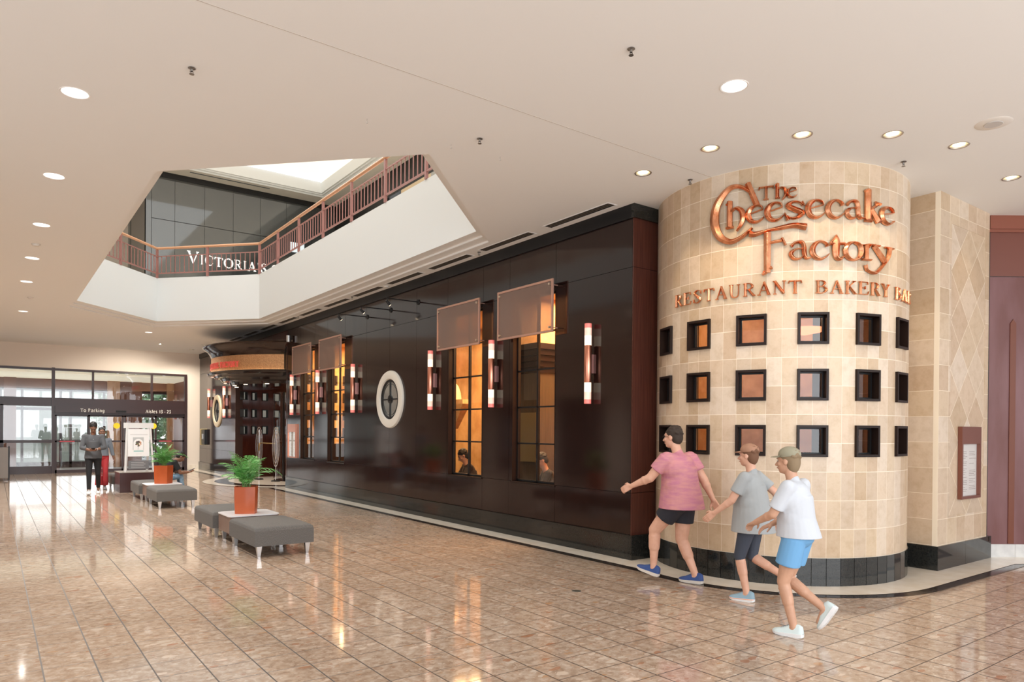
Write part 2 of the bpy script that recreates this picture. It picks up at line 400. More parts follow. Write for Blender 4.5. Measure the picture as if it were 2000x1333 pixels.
# cream band between the border line and the walls
def fill(name, pts, z, m):
    bm = bmesh.new(); vs = [bm.verts.new((x, y, z)) for x, y in pts]; 
    es = [bm.edges.new((vs[i], vs[(i+1) % len(vs)])) for i in range(len(vs))]
    bmesh.ops.triangle_fill(bm, edges=es, use_beauty=True)
    for f in bm.faces:
        f.normal_update()
        if f.normal.z < 0: f.normal_flip()
    me = bpy.data.meshes.new(name); bm.to_mesh(me); bm.free(); me.materials.append(m)
    o = bpy.data.objects.new(name, me); COL.objects.link(o); return struct(o)
fill('trim_1', black_edge+[(15.5, 6), (XW+.3, 6), (XW+.3, 19.85)], .003, M['black_marble'])
fill('trim_2', cream_edge+[(15.5, 6), (XW+.3, 6), (XW+.3, 19.85)], .006, M['cream_stone'])
for nm, r, z, m in (('trim_3', 3.2, .008, 'cream_stone'), ('trim_4', 2.86, .011, 'black_marble'), ('trim_5', 2.45, .014, 'cream_stone'), ('trim_6', 1.1, .017, 'black_marble')):
    fill(nm, [(MC.x+r*cos(2*pi*k/72), MC.y+r*sin(2*pi*k/72)) for k in range(72)], z, M[m])
# cream and black band of the far stretch of wall
fill('trim_7', [(6.34, 25.1), (XW+.2, 25.1), (XW+.2, 30.1), (6.34, 30.1)], .006, M['cream_stone'])
fill('trim_8', [(6.2, 25.2), (XW+.2, 25.2), (XW+.2, 30.1), (6.2, 30.1)], .003, M['black_marble'])

# ground floor ceiling with the hexagonal atrium opening and the lamp openings
HEX = [(1.6, 9.0), (3.73, 6.75), (5.87, 8.9), (5.87, 19.65), (3.73, 22.0), (1.6, 19.6)]
def hex_off(d):
    out = []; n = len(HEX); c = Vector((3.73, 14.3))
    for i in range(n):
        p0, p, p1 = [Vector(HEX[(i+k) % n]) for k in (-1, 0, 1)]
        e0 = (p-p0).normalized(); e1 = (p1-p).normalized(); n0 = Vector((e0.y, -e0.x)); n1 = Vector((e1.y, -e1.x))
        k = d/(1+n0.dot(n1)); out.append(tuple(p+(n0+n1)*k))
    return out
def hex_lip(k):                # the moulding is wider on the far sides
    offs = [o_*k for o_ in (.10, .12, .37, .55, .50, .10)]; out = []; n = len(HEX)
    for i in range(n):
        p0, p, p1 = [Vector(HEX[(i+q) % n]) for q in (-1, 0, 1)]
        e0 = (p-p0).normalized(); e1 = (p1-p).normalized(); n0 = Vector((e0.y, -e0.x)); n1 = Vector((e1.y, -e1.x)); d0, d1 = offs[i-1], offs[i]
        A_, B_ = p+n0*d0, p+n1*d1; den = e0.x*e1.y-e0.y*e1.x; t_ = ((B_.x-A_.x)*e1.y-(B_.y-A_.y)*e1.x)/den; out.append(tuple(A_+e0*t_))
    return out
HO = hex_lip(1)
BIG = [(.576, 7.297), (.572, 9.861), (.566, 12.357), (.55, 14.888), (.547, 17.374), (.62, 21.9), (3.879, 24.223), (5.07, 3.721)]
SMALL = [(6.432, 3.917), (7.123, 3.376), (5.989, 4.683), (5.956, 5.59), (7.929, 3.096), (9.412, 3.125), (6.04, 25.05), (6.02, 26.575), (6.03, 28.5), (4.763, 27.36)]
holes = [HO]+[circle(x, y, .105) for x, y in BIG]+[circle(x, y, .082) for x, y in SMALL]
co = struct(holed('ceiling', [(-6, -6), (16, -6), (16, 30.1), (-6, 30.1)], holes, H, M['ceiling']))
# plaster seam across the ceiling
mb = MB(); mb.box((-3, 5.1965, H-.0015), (6.75, 5.2035, H+.001)); struct(mb.build('trim_9', mat('ceiling_seam', (.52, .47, .42), .9)))
# stepped lip of the opening, fascia, second floor slab
mb = MB(); n = 6
HI = HEX
z1 = H+.03
mb.add([(x, y, H) for x, y in HO]+[(x, y, z1) for x, y in HO], [(i, (i+1) % n, n+(i+1) % n, n+i) for i in range(n)])
HM = hex_lip(.5)
mb.add([(x, y, z1) for x, y in HO]+[(x, y, z1) for x, y in HM], [(i, (i+1) % n, n+(i+1) % n, n+i) for i in range(n)])
mb.add([(x, y, z1) for x, y in HM]+[(x, y, z1+.03) for x, y in HM], [(i, (i+1) % n, n+(i+1) % n, n+i) for i in range(n)])
mb.add([(x, y, z1+.03) for x, y in HM]+[(x, y, z1+.03) for x, y in HI], [(i, (i+1) % n, n+(i+1) % n, n+i) for i in range(n)])
struct(mb.build('trim_10', M['ceiling']))
ZF = 5.90
mb = MB()
mb.add([(x, y, z1+.03) for x, y in HI]+[(x, y, ZF) for x, y in HI], [(i, (i+1) % n, n+(i+1) % n, n+i) for i in range(n)])
hp = hex_off(.12)
mb.add([(x, y, ZF) for x, y in HI]+[(x, y, ZF) for x, y in hp], [(i, (i+1) % n, n+(i+1) % n, n+i) for i in range(n)])
struct(mb.build('trim_11', M['white']))
struct(holed('floor_upper', [(-6, -2), (12.6, -2), (12.6, 32), (-6, 32)], [hp], ZF-.01, M['cream_stone'], up=True))
# ------------------------------------------------------------------ restaurant wall on the right (plane x = 6.67)
def window_cols():
    return [(7.98, 9.03), (9.90, 10.99), (15.69, 16.73), (17.62, 18.63)]
WIN = window_cols()
SEAMS = [6.43, 7.97, 9.12, 9.88, 11.03, 12.2, 13.36, 14.49, 15.66, 16.75, 17.60, 18.65, 19.72]
def panel_wall(name, seams, wins, y_end=None):
    mb = MB(); g = .003
    for y0, y1 in zip(seams[:-1], seams[1:]):
        hole = [wn for wn in wins if wn[0] >= y0-.03 and wn[1] <= y1+.03]
        for z0, z1_ in ((.325, .87), (.87, 3.81), (3.81, 4.44)):
            if hole and z0 == .87:
                a, b = hole[0]
                mb.box((XW, y0+g, z0+g), (XW+.02, a, z1_-g)); mb.box((XW, b, z0+g), (XW+.02, y1-g, z1_-g))
                mb.box((XW, a, 3.76), (XW+.02, b, z1_-g))
            else: mb.box((XW, y0+g, z0+g), (XW+.02, y1-g, z1_-g))
    # backing with openings
    ys = sorted(set([seams[0], seams[-1]]+[v for wn in wins for v in wn]))
    for y0, y1 in zip(ys[:-1], ys[1:]):
        if any(abs(y0-wn[0]) < 1e-6 for wn in wins):
            mb.box((XW+.02, y0, 0), (XW+.16, y1, .87), 1); mb.box((XW+.02, y0, 3.76), (XW+.16, y1, H), 1)
        else: mb.box((XW+.02, y0, 0), (XW+.16, y1, H), 1)
    o = struct(mb.build(name, [M['wood'], M['seam']]))
    mb = MB(); n = int((seams[-1]-seams[0])/1.15); y = seams[0]
    for y0, y1 in zip(seams[:-1], seams[1:]): mb.box((XW-.035, y0+.0015, 0), (XW+.05, y1-.0015, .325))
    struct(mb.build('baseboard_'+name[5:], M['granite']))
    mb = MB(); mb.box((XW-.03, seams[0], 4.44), (XW+.1, seams[-1], H)); struct(mb.build('trim_'+name[5:], M['black']))
panel_wall('wall_right', SEAMS, WIN)
panel_wall('wall_right_far', [24.96, 25.9, 26.7, 27.9, 28.9, 30.1], [])
# stretch above the canopy
mb = MB()
for y0, y1 in zip([19.72, 20.9, 22.1, 23.3, 24.5], [20.9, 22.1, 23.3, 24.5, 24.96]): mb.box((XW, y0+.003, 4.0), (XW+.02, y1-.003, 4.44))
mb.box((XW+.02, 19.72, 3.2), (XW+.16, 24.96, H), 1); mb.box((XW-.03, 19.72, 4.44), (XW+.1, 24.96, H), 1)
struct(mb.build('wall_entrance', [M['redwood'], M['black']]))
# return of the wall beside the tower (faces the viewer)
mb = MB()
mb.box((XW, 6.41, .325), (7.25, 6.43, .87)); mb.box((XW, 6.41, .876), (7.25, 6.43, 3.805)); mb.box((XW, 6.41, 3.81), (7.25, 6.43, 4.44))
mb.box((XW+.02, 6.43, 0), (7.4, 6.6, H), 1)
struct(mb.build('wall_return', [M['redwood'], M['seam']]))
mb = MB(); mb.box((XW-.035, 6.375, 0), (7.25, 6.43, .325)); mb.box((XW-.03, 6.38, 4.44), (7.25, 6.43, H)); struct(mb.build('baseboard_return', M['granite']))

WN = [0]
def big_window(y0, y1):
    WN[0] += 1; w = empty('window_%d' % WN[0], (XW, y0, .87), kind='structure')
    Y0, Y1, Z0, Z1 = 0, y1-y0, 0, 2.89; t = .03; d = .09
    mb = MB()
    for a, b in (((d, Y0, Z0), (d+.04, Y0+t, Z1)), ((d, Y1-t, Z0), (d+.04, Y1, Z1)), ((d, Y0, Z0), (d+.04, Y1, Z0+t)), ((d, Y0, Z1-t), (d+.04, Y1, Z1))): mb.box(a, b)
    mb.box((d, (Y0+Y1)/2-.019, Z0), (d+.04, (Y0+Y1)/2+.019, Z1))
    for z in (.60, 1.17, 1.745, 2.315): mb.box((d, Y0, z-.012), (d+.04, Y1, z+.012))
    mb.build('window_frame', M['black'], w)
    mb = MB()
    mb.box((0, Y0-.001, 0), (.16, Y0+.006, Z1)); mb.box((0, Y1-.006, 0), (.16, Y1+.001, Z1)); mb.box((-.012, Y0-.02, -.025), (.1, Y1+.02, .0))
    mb.build('window_sill', M['frame'], w)
    mb = MB(); mb.add([(d+.02, Y0+t, Z0+t), (d+.02, Y1-t, Z0+t), (d+.02, Y1-t, Z1-t), (d+.02, Y0+t, Z1-t)], [(0, 1, 2, 3)]); mb.build('pane', M['glass'], w)
for a in WIN: big_window(*a)

# round windows
def round_window(y, label):
    t = empty('round_window', (XW, y, 2.30), 0, label, 'window')
    mb = MB(); mb.lathe([(.415, -.002), (.415, -.02), (.43, -.05), (.52, -.06), (.585, -.045), (.60, -.02), (.60, .0)], seg=64, axis='x')
    mb.build('stone_ring', mat('white_ring', (.78, .76, .70), .35) if y < 20 else mat('cream_ring', (.74, .63, .44), .4), t, True)
    mb = MB(); mb.lathe([(.37, .0), (.37, -.022), (.415, -.022), (.415, .0)], seg=64, axis='x')
    mb.box((-.022, -.013, -.37), (-.004, .013, .37)); mb.box((-.022, -.37, -.013), (-.004, .37, .013))
    mb.lathe([(.05, -.004), (.05, -.026), (.085, -.026), (.085, -.004)], seg=24, axis='x')
    mb.lathe([(.325, -.004), (.325, -.012), (.332, -.012), (.332, -.004)], seg=48, axis='x')
    mb.build('window_frame', M['black'], t, True)
    mb = MB(); mb.lathe([(.001, -.004), (.37, -.004)], seg=48, axis='x'); mb.build('pane', mat('mirrored_pane', (.50, .53, .53), .10, .75), t)
round_window(13.3, 'large white-rimmed round window in the dark glossy wall')
round_window(27.31, 'cream-rimmed round window on the far wall past the revolving door')

# sconces
def sconce(y):
    t = empty('wall_sconce', (XW, y, 2.05), 0, 'x', 'wall lamp', 'paired tube sconces along the dark wall')
    R_ = .052
    mb = MB(); mb.lathe([(R_*.9, .29), (R_, .30), (R_, .79), (R_*.9, .80)], (-.09, 0, 0), 20); mb.build('copper_tube', M['copper_tube'], t, True)
    g = mat('lit_frosted_glass', (.9, .8, .7), .4, emit=(1, .80, .58), es=1.1)
    g2 = mat('pink_lit_glass', (.8, .25, .22), .4, emit=(1, .20, .16), es=.45)
    g1 = mat('pale_lit_glass', (.9, .6, .5), .4, emit=(1, .62, .48), es=.65)
    for a, b, s in ((.80, 1.10, 1), (.29, 0, -1)):
        k = (b-a)
        mb = MB(); mb.lathe([(R_*.93, a), (R_*.93, a+k*.45)], (-.09, 0, 0), 20, mi=0); mb.lathe([(R_*.93, a+k*.45), (R_*.93, a+k*.8)], (-.09, 0, 0), 20, mi=1); mb.lathe([(R_*.93, a+k*.8), (R_*.93, b), (.001, b)], (-.09, 0, 0), 20, mi=2)
        mb.build('glass_shade', [g, g1, g2], t, True)
    mb = MB(); mb.box((-.045, -.022, .42), (0, .022, .68)); mb.build('bracket', mat('pink_copper_plate', (.75, .36, .32), .3, .8), t)
    return t
sc_specs = [(7.17, 'tall tube wall sconce on the dark wall nearest the tiled tower'),
    (9.5, 'tube wall sconce between the two nearest tall windows'),
    (11.5, 'tube wall sconce whose lower tube is dim, between tall window and round window'),
    (15.02, 'tube wall sconce just past the round window'),
    (17.18, 'tube wall sconce between the two far tall windows'),
    (19.08, 'tube wall sconce above the menu case by the revolving door'),
    (26.07, 'tube wall sconce nearer than the cream round window'),
    (28.25, 'farthest tube wall sconce, beyond the cream round window')]
s0 = None
for y, lab in sc_specs:
    if s0 is None: s0 = sconce(y); o = s0
    else: o = copy_tree(s0); o.location.y = y
    o['label'] = lab

# mesh screens standing off the wall above the windows
def screen(y):
    t = empty('mesh_screen', (XW-.14, y, 3.11), 0, 'x', 'screen', 'mesh screens over the tall windows')
    w_, h_ = .695, .775; mb = MB(); f = .032
    for a, b in (((-.012, -w_, 0), (.012, w_, f)), ((-.012, -w_, h_-f), (.012, w_, h_)), ((-.012, -w_, 0), (.012, -w_+f, h_)), ((-.012, w_-f, 0), (.012, w_, h_))): mb.box(a, b)
    mb.build('frame', M['copper_flat'], t)
    mb = MB(); mb.box((-.003, -w_+f, f), (.003, w_-f, h_-f)); mb.build('mesh_panel', mesh_mat, t)
    for sy in (-1, 1):
        for z in (.075, h_-.075):
            mb = MB(); mb.tube([(-.03, sy*(w_-.07), z), (.005, sy*(w_-.07), z)], .017, 14); mb.build('bolt', mat('pale_brass_bolt', (.7, .6, .48), .3, .8), t, True)
            mb = MB(); mb.tube([(.005, sy*(w_-.07), z), (.14, sy*(w_-.07), z)], .009, 8); mb.build('standoff', M['copper_flat'], t, True)
    return t
mesh_mat = mesh_screen_material('copper_mesh', (.34, .235, .195))
p0 = screen(8.56); p0['label'] = 'copper-framed mesh screen over the tall window nearest the tower'
for y, lab in ((10.47, 'copper-framed mesh screen over the second tall window, with round window to its left'), (16.26, 'copper-framed mesh screen over the third tall window, past the round window'), (18.2, 'copper-framed mesh screen over the farthest tall window, beside the canopy')):
    o = copy_tree(p0); o.location.y = y; o['label'] = lab

# spotlights on arms
def arm_spot(y):
    t = empty('arm_spotlight', (XW, y, 4.16), 0, 'x', 'spotlight', 'black arm spotlights over the round window')
    mb = MB(); mb.tube([(0, 0, 0), (-.68, 0, .0)], .011, 10); mb.build('arm', M['black'], t, True)
    mb = MB(); mb.lathe([(.001, -.018), (.05, -.018), (.055, 0), (.001, 0)], (0, 0, 0), 20, axis='x'); mb.build('wall_plate', M['black'], t, True)
    mb = MB(); mb.tube([(-.665, 0, 0), (-.665, 0, -.05)], .008, 8); mb.tube([(-.69, 0, -.045), (-.61, 0, -.125)], [.024, .030], 14); mb.build('lamp_head', M['black'], t, True)
    mb = MB(); mb.tube([(-.6095, 0, -.1255), (-.607, 0, -.128)], [.025, .025], 14); mb.build('lens', mat('spot_lens', (.9, .8, .6), .2, emit=(1, .8, .55), es=6), t, True)
    spot_light('arm_spot_beam', (XW-.6, y, 4.02), (XW, y, 2.9), 6, 50, (1, .75, .5))
    return t
for y, lab in ((12.14, 'black arm spotlight nearest the mesh screens, above the round window'), (13.31, 'middle black arm spotlight directly above the round window'), (14.46, 'black arm spotlight farthest from the mesh screens, past the round window')):
    arm_spot(y)['label'] = lab

def framed_case(name, label, p, ux, w_, h_, nrm, frame_m, kind='menu case', header=.22):
    """glazed case: p lower left corner, ux along, nrm out of the wall"""
    t = empty(name, p, 0, label, kind); ux = Vector(ux); nv = Vector(nrm); mb = MB(); f = .035; dz = Vector((0, 0, 1))
    def b(mb, u0, u1, z0, z1_, d0, d1, mi=0):
        vs = [ux*u+dz*z+nv*d for d in (d0, d1) for u, z in ((u0, z0), (u1, z0), (u1, z1_), (u0, z1_))]
        mb.add(vs, [(0, 1, 2, 3), (7, 6, 5, 4), (0, 4, 5, 1), (1, 5, 6, 2), (2, 6, 7, 3), (3, 7, 4, 0)], mi)
    b(mb, 0, f, 0, h_, 0, .05); b(mb, w_-f, w_, 0, h_, 0, .05); b(mb, f, w_-f, 0, f, 0, .05); b(mb, f, w_-f, h_-header, h_, 0, .05)
    mb.build('case_frame', frame_m, t)
    mb = MB(); b(mb, f, w_-f, f, h_-header, .002, .008, 0)
    random.seed(3)
    for c in (.0, .5):
        z = h_-header-.08
        while z > .1:
            z -= .022
            if random.random() < .8: b(mb, f+.03+c*(w_-2*f), f+.03+c*(w_-2*f)+(w_-2*f)*(.25+.15*random.random()), z, z+.006, .008, .009, 1)
    mb.build('menu_sheet', [mat('menu_paper', (.80, .78, .74), .5), mat('menu_print', (.35, .30, .27), .6)], t)
    mb = MB(); b(mb, f, w_-f, f, h_-header, .03, .032); mb.build('pane', M['glass'], t)
    return t
framed_case('menu_case', 'copper-framed lit menu case on the dark wall beside the revolving door', (XW-.001, 18.88, .87), (0, 1, 0), .63, .93, (-1, 0, 0), M['copper_tube'])
t = empty('wall_box', (XW, 29.15, 1.02), 0, 'small black box with brass edge on the far wall end', 'box')
mb = MB(); mb.box((-.10, -.3, 0), (0, .25, .6)); mb.build('housing', M['black'], t)
mb = MB(); mb.box((-.12, .25, -.02), (0, .32, .62)); mb.build('side_plate', M['brass'], t)
mb = MB(); mb.box((-.13, -.12, .22), (-.10, .02, .42)); mb.build('handset', M['alu'], t)
# small round-ended camera/lamp on the wall above the canopy end
t = empty('wall_floodlight', (XW, 19.35, 4.16), 0, 'small silver cylinder lamp high on the wall beside the canopy', 'lamp')
mb = MB(); mb.tube([(-.09, 0, -.09), (-.09, 0, .09)], .06, 18); mb.build('lamp_body', M['alu'], t, True)
mb = MB(); mb.box((-.05, -.02, -.02), (0, .02, .02)); mb.build('bracket', M['black'], t)

# ------------------------------------------------------------------ tiled tower
def tower():
    mb = MB(); dth = 6.07; base = 203.4
    z_edges = [.31+.3125*k for k in range(13)]+[4.38, H]
    wz = [(2.64, 2.98), (2.027, 2.367), (1.415, 1.755)]
    wcols = {}
    for i in range(-2, 4):
        for c in (-1, 0): wcols[i*4+c] = 1
    zs = sorted(set([round(z, 4) for z in z_edges]+[z for p in wz for z in p]))
    for k in range(-18, 24):
        th0, th1 = base+dth*k, base+dth*(k+1)
        for z0, z1_ in zip(zs[:-1], zs[1:]):
            if k in wcols and any(z0 >= a-1e-4 and z1_ <= b+1e-4 for a, b in wz): continue
            row = max(i for i, z in enumerate(z_edges) if z <= z0+1e-3)
            h0 = (z0-z_edges[row])/(z_edges[row+1]-z_edges[row]); h1 = (z1_-z_edges[row])/(z_edges[row+1]-z_edges[row])
            for s in range(2):
                a, b = radians(th0+(th1-th0)*s/2), radians(th0+(th1-th0)*(s+1)/2)
                mb.uv[len(mb.f)] = [(k+s/2, row+h0), (k+(s+1)/2, row+h0), (k+(s+1)/2, row+h1), (k+s/2, row+h1)]
                mb.add([(TC.x+TR*cos(a), TC.y+TR*sin(a), z0), (TC.x+TR*cos(b), TC.y+TR*sin(b), z0), (TC.x+TR*cos(b), TC.y+TR*sin(b), z1_), (TC.x+TR*cos(a), TC.y+TR*sin(a), z1_)], [(0, 1, 2, 3)])
    o = mb.build('wall_tower', M['towertile'])
    # keep uv orientation whatever the winding
    return struct(o)
tower()
mb = MB()
for k in range(-18, 24):
    a, b = radians(203.4+6.07*k+.12), radians(203.4+6.07*(k+1)-.12); r = TR+.012
    P = [(TC.x+q*cos(t_), TC.y+q*sin(t_)) for q, t_ in ((r, a), (r, b), (TR-.02, b), (TR-.02, a))]
    mb.prism(P, 0, .31)
struct(mb.build('baseboard_tower', M['granite']))
mb = MB(); mb.lathe([(TR-.015, 0), (TR-.015, .305)], (TC.x, TC.y, 0), 60, radians(90), radians(350)); struct(mb.build('trim_tower', mat('pale_grout', (.55, .5, .42), .8)))
# inner lining so the wall has thickness, dark warm room inside
mb = MB()
for i in range(90):
    pass
struct(MB().lathe([(.95, 0), (.95, 4.5)], (TC.x+.2, TC.y+.2, 0), 40, radians(-60), radians(140)).build('wall_inner_bakery', mat('amber_stucco', (.62, .30, .10), .7, noise=((5, 5, 5), (.80, .46, .2), 5))))
mb = MB(); mb.add([(TC.x+1.5*cos(2*pi*k/40), TC.y+1.5*sin(2*pi*k/40), 3.5) for k in range(40)], [tuple(range(40))]); struct(mb.build('ceiling_bakery', mat('tan_ceiling', (.62, .42, .26), .8)))

def tower_window(i, row):
    WN[0] += 1; zc = (2.81, 2.197, 1.585)[row]; th = radians(203.4+6.07*4*i)
    w = empty('window_%d' % WN[0], (TC.x+TR*cos(th), TC.y+TR*sin(th), zc), th+pi/2, kind='structure')
    # local: x along wall, -y outward
    hw, hh = .163, .172; mb = MB(); f = .026
    def fr(mb, hw, hh, f, y0, y1):
        mb.box((-hw, y0, -hh), (hw, y1, -hh+f)); mb.box((-hw, y0, hh-f), (hw, y1, hh)); mb.box((-hw, y0, -hh+f), (-hw+f, y1, hh-f)); mb.box((hw-f, y0, -hh+f), (hw, y1, hh-f))
    fr(mb, hw, hh, f, -.022, .13)
    mb.build('window_frame', M['frame'], w)
    mb = MB(); fr(mb, hw-f, hh-f, .018, .075, .10); mb.build('inner_frame', M['black'], w)
    mb = MB(); mb.add([(-hw+f, .09, -hh+f), (hw-f, .09, -hh+f), (hw-f, .09, hh-f), (-hw+f, .09, hh-f)], [(0, 1, 2, 3)]); mb.build('pane', M['glass'], w)
for row in range(3):
    for i in range(-2, 4): tower_window(i, row)

# ------------------------------------------------------------------ pier right of the tower
mb = MB()
mb.box((9.24, 3.8, .30), (9.56, 3.86, H), 0); mb.box((10.6, 3.8, .30), (10.70, 3.86, H), 0); mb.box((9.56, 3.8, .30), (10.6, 3.86, .65), 0); mb.box((9.56, 3.8, 4.28), (10.6, 3.86, H), 0)
mb.box((9.56, 3.803, .65), (10.6, 3.86, 4.28), 2)
mb.box((9.24, 3.8605, .30), (9.30, 5.2, H), 1)
# rounded far corner
prof = [(10.70+.12*sin(pi/2*k/6), 3.92-.12*cos(pi/2*k/6)) for k in range(7)]
n = len(prof); mb.add([(x, y, .30) for x, y in prof]+[(x, y, H) for x, y in prof], [(i, i+1, n+i+1, n+i) for i in range(n-1)], 0)
mb.box((10.78, 3.92, .3), (10.82, 5.2, H), 1)
o = struct(mb.build('wall_pier', [M['pierfront'], M['pierside'], M['pierdia']]))
mb = MB(); mb.box((9.225, 3.785, 0), (10.02, 3.9, .30)); mb.box((10.023, 3.785, 0), (10.84, 3.9, .30)); mb.box((9.225, 3.9, 0), (9.3, 5.2, .30)); mb.box((10.76, 3.9, 0), (10.84, 5.2, .30)); struct(mb.build('baseboard_pier', M['granite']))
framed_case('menu_case', 'bronze-framed menu case with copper header on the diamond-tiled pier', (9.80, 3.8, .845), (1, 0, 0), .585, .92, (0, -1, 0), mat('bronze_case', (.22, .085, .06), .3, .5))
mb = MB()
# closing wall between the tower and the pier (dark gap)
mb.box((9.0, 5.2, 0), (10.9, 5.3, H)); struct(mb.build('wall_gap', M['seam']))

# ------------------------------------------------------------------ wood-clad wall at the right frame edge
D = Vector((.805, -.593, 0)).normalized(); P0 = Vector((10.83, 3.86, 0)); NV = Vector((-.593, -.805, 0)).normalized()
def diag(mb, u0, u1, z0, z1_, d0, d1, mi=0):
    vs = [P0+D*u+NV*d+Vector((0, 0, z)) for d in (d0, d1) for u, z in ((u0, z0), (u1, z0), (u1, z1_), (u0, z1_))]
    return mb.add(vs, [(0, 1, 2, 3), (7, 6, 5, 4), (0, 4, 5, 1), (1, 5, 6, 2), (2, 6, 7, 3), (3, 7, 4, 0)], mi)
purple = mat('mauve_brown_wood', (.15, .055, .05), .4, noise=((3, 3, .8), (.21, .10, .105), 6))
mb = MB(); diag(mb, .03, 5.6, .18, 3.80, -.1, 0, 0); diag(mb, .03, 5.6, 3.81, 4.44, -.1, 0, 1); diag(mb, .0, 5.6, 4.44, H, -.1, .05, 2); diag(mb, .0, 5.6, 4.40, 4.44, -.1, .03, 2)
diag(mb, 0, .03, 0, H, -.1, .004, 3)
struct(mb.build('wall_diagonal', [purple, mat('plain_redwood', (.17, .055, .038), .35), mat('cornice_redwood', (.24, .075, .045), .35), M['seam']]))
mb = MB(); diag(mb, .31, .39, .19, 3.17, 0, .012, 0); mb.add([P0+D*.31+NV*.012+Vector((0, 0, 3.17)), P0+D*.39+NV*.012+Vector((0, 0, 3.17)), P0+D*.35+NV*.012+Vector((0, 0, 3.23)), P0+D*.31+Vector((0, 0, 3.17)), P0+D*.39+Vector((0, 0, 3.17)), P0+D*.35+Vector((0, 0, 3.23))], [(0, 1, 2), (0, 2, 5, 3), (1, 4, 5, 2)])
struct(mb.build('trim_diagonal', mat('chestnut_inlay', (.16, .042, .018), .3)))
mb = MB(); diag(mb, .03, .40, 0, .18, -.1, .02); diag(mb, .403, .80, 0, .18, -.1, .02); diag(mb, .803, 5.6, 0, .18, -.1, .02); struct(mb.build('baseboard_diagonal', mat('pale_grey_marble', (.68, .68, .67), .2, noise=((10, 10, 10), (.58, .58, .58), 5))))
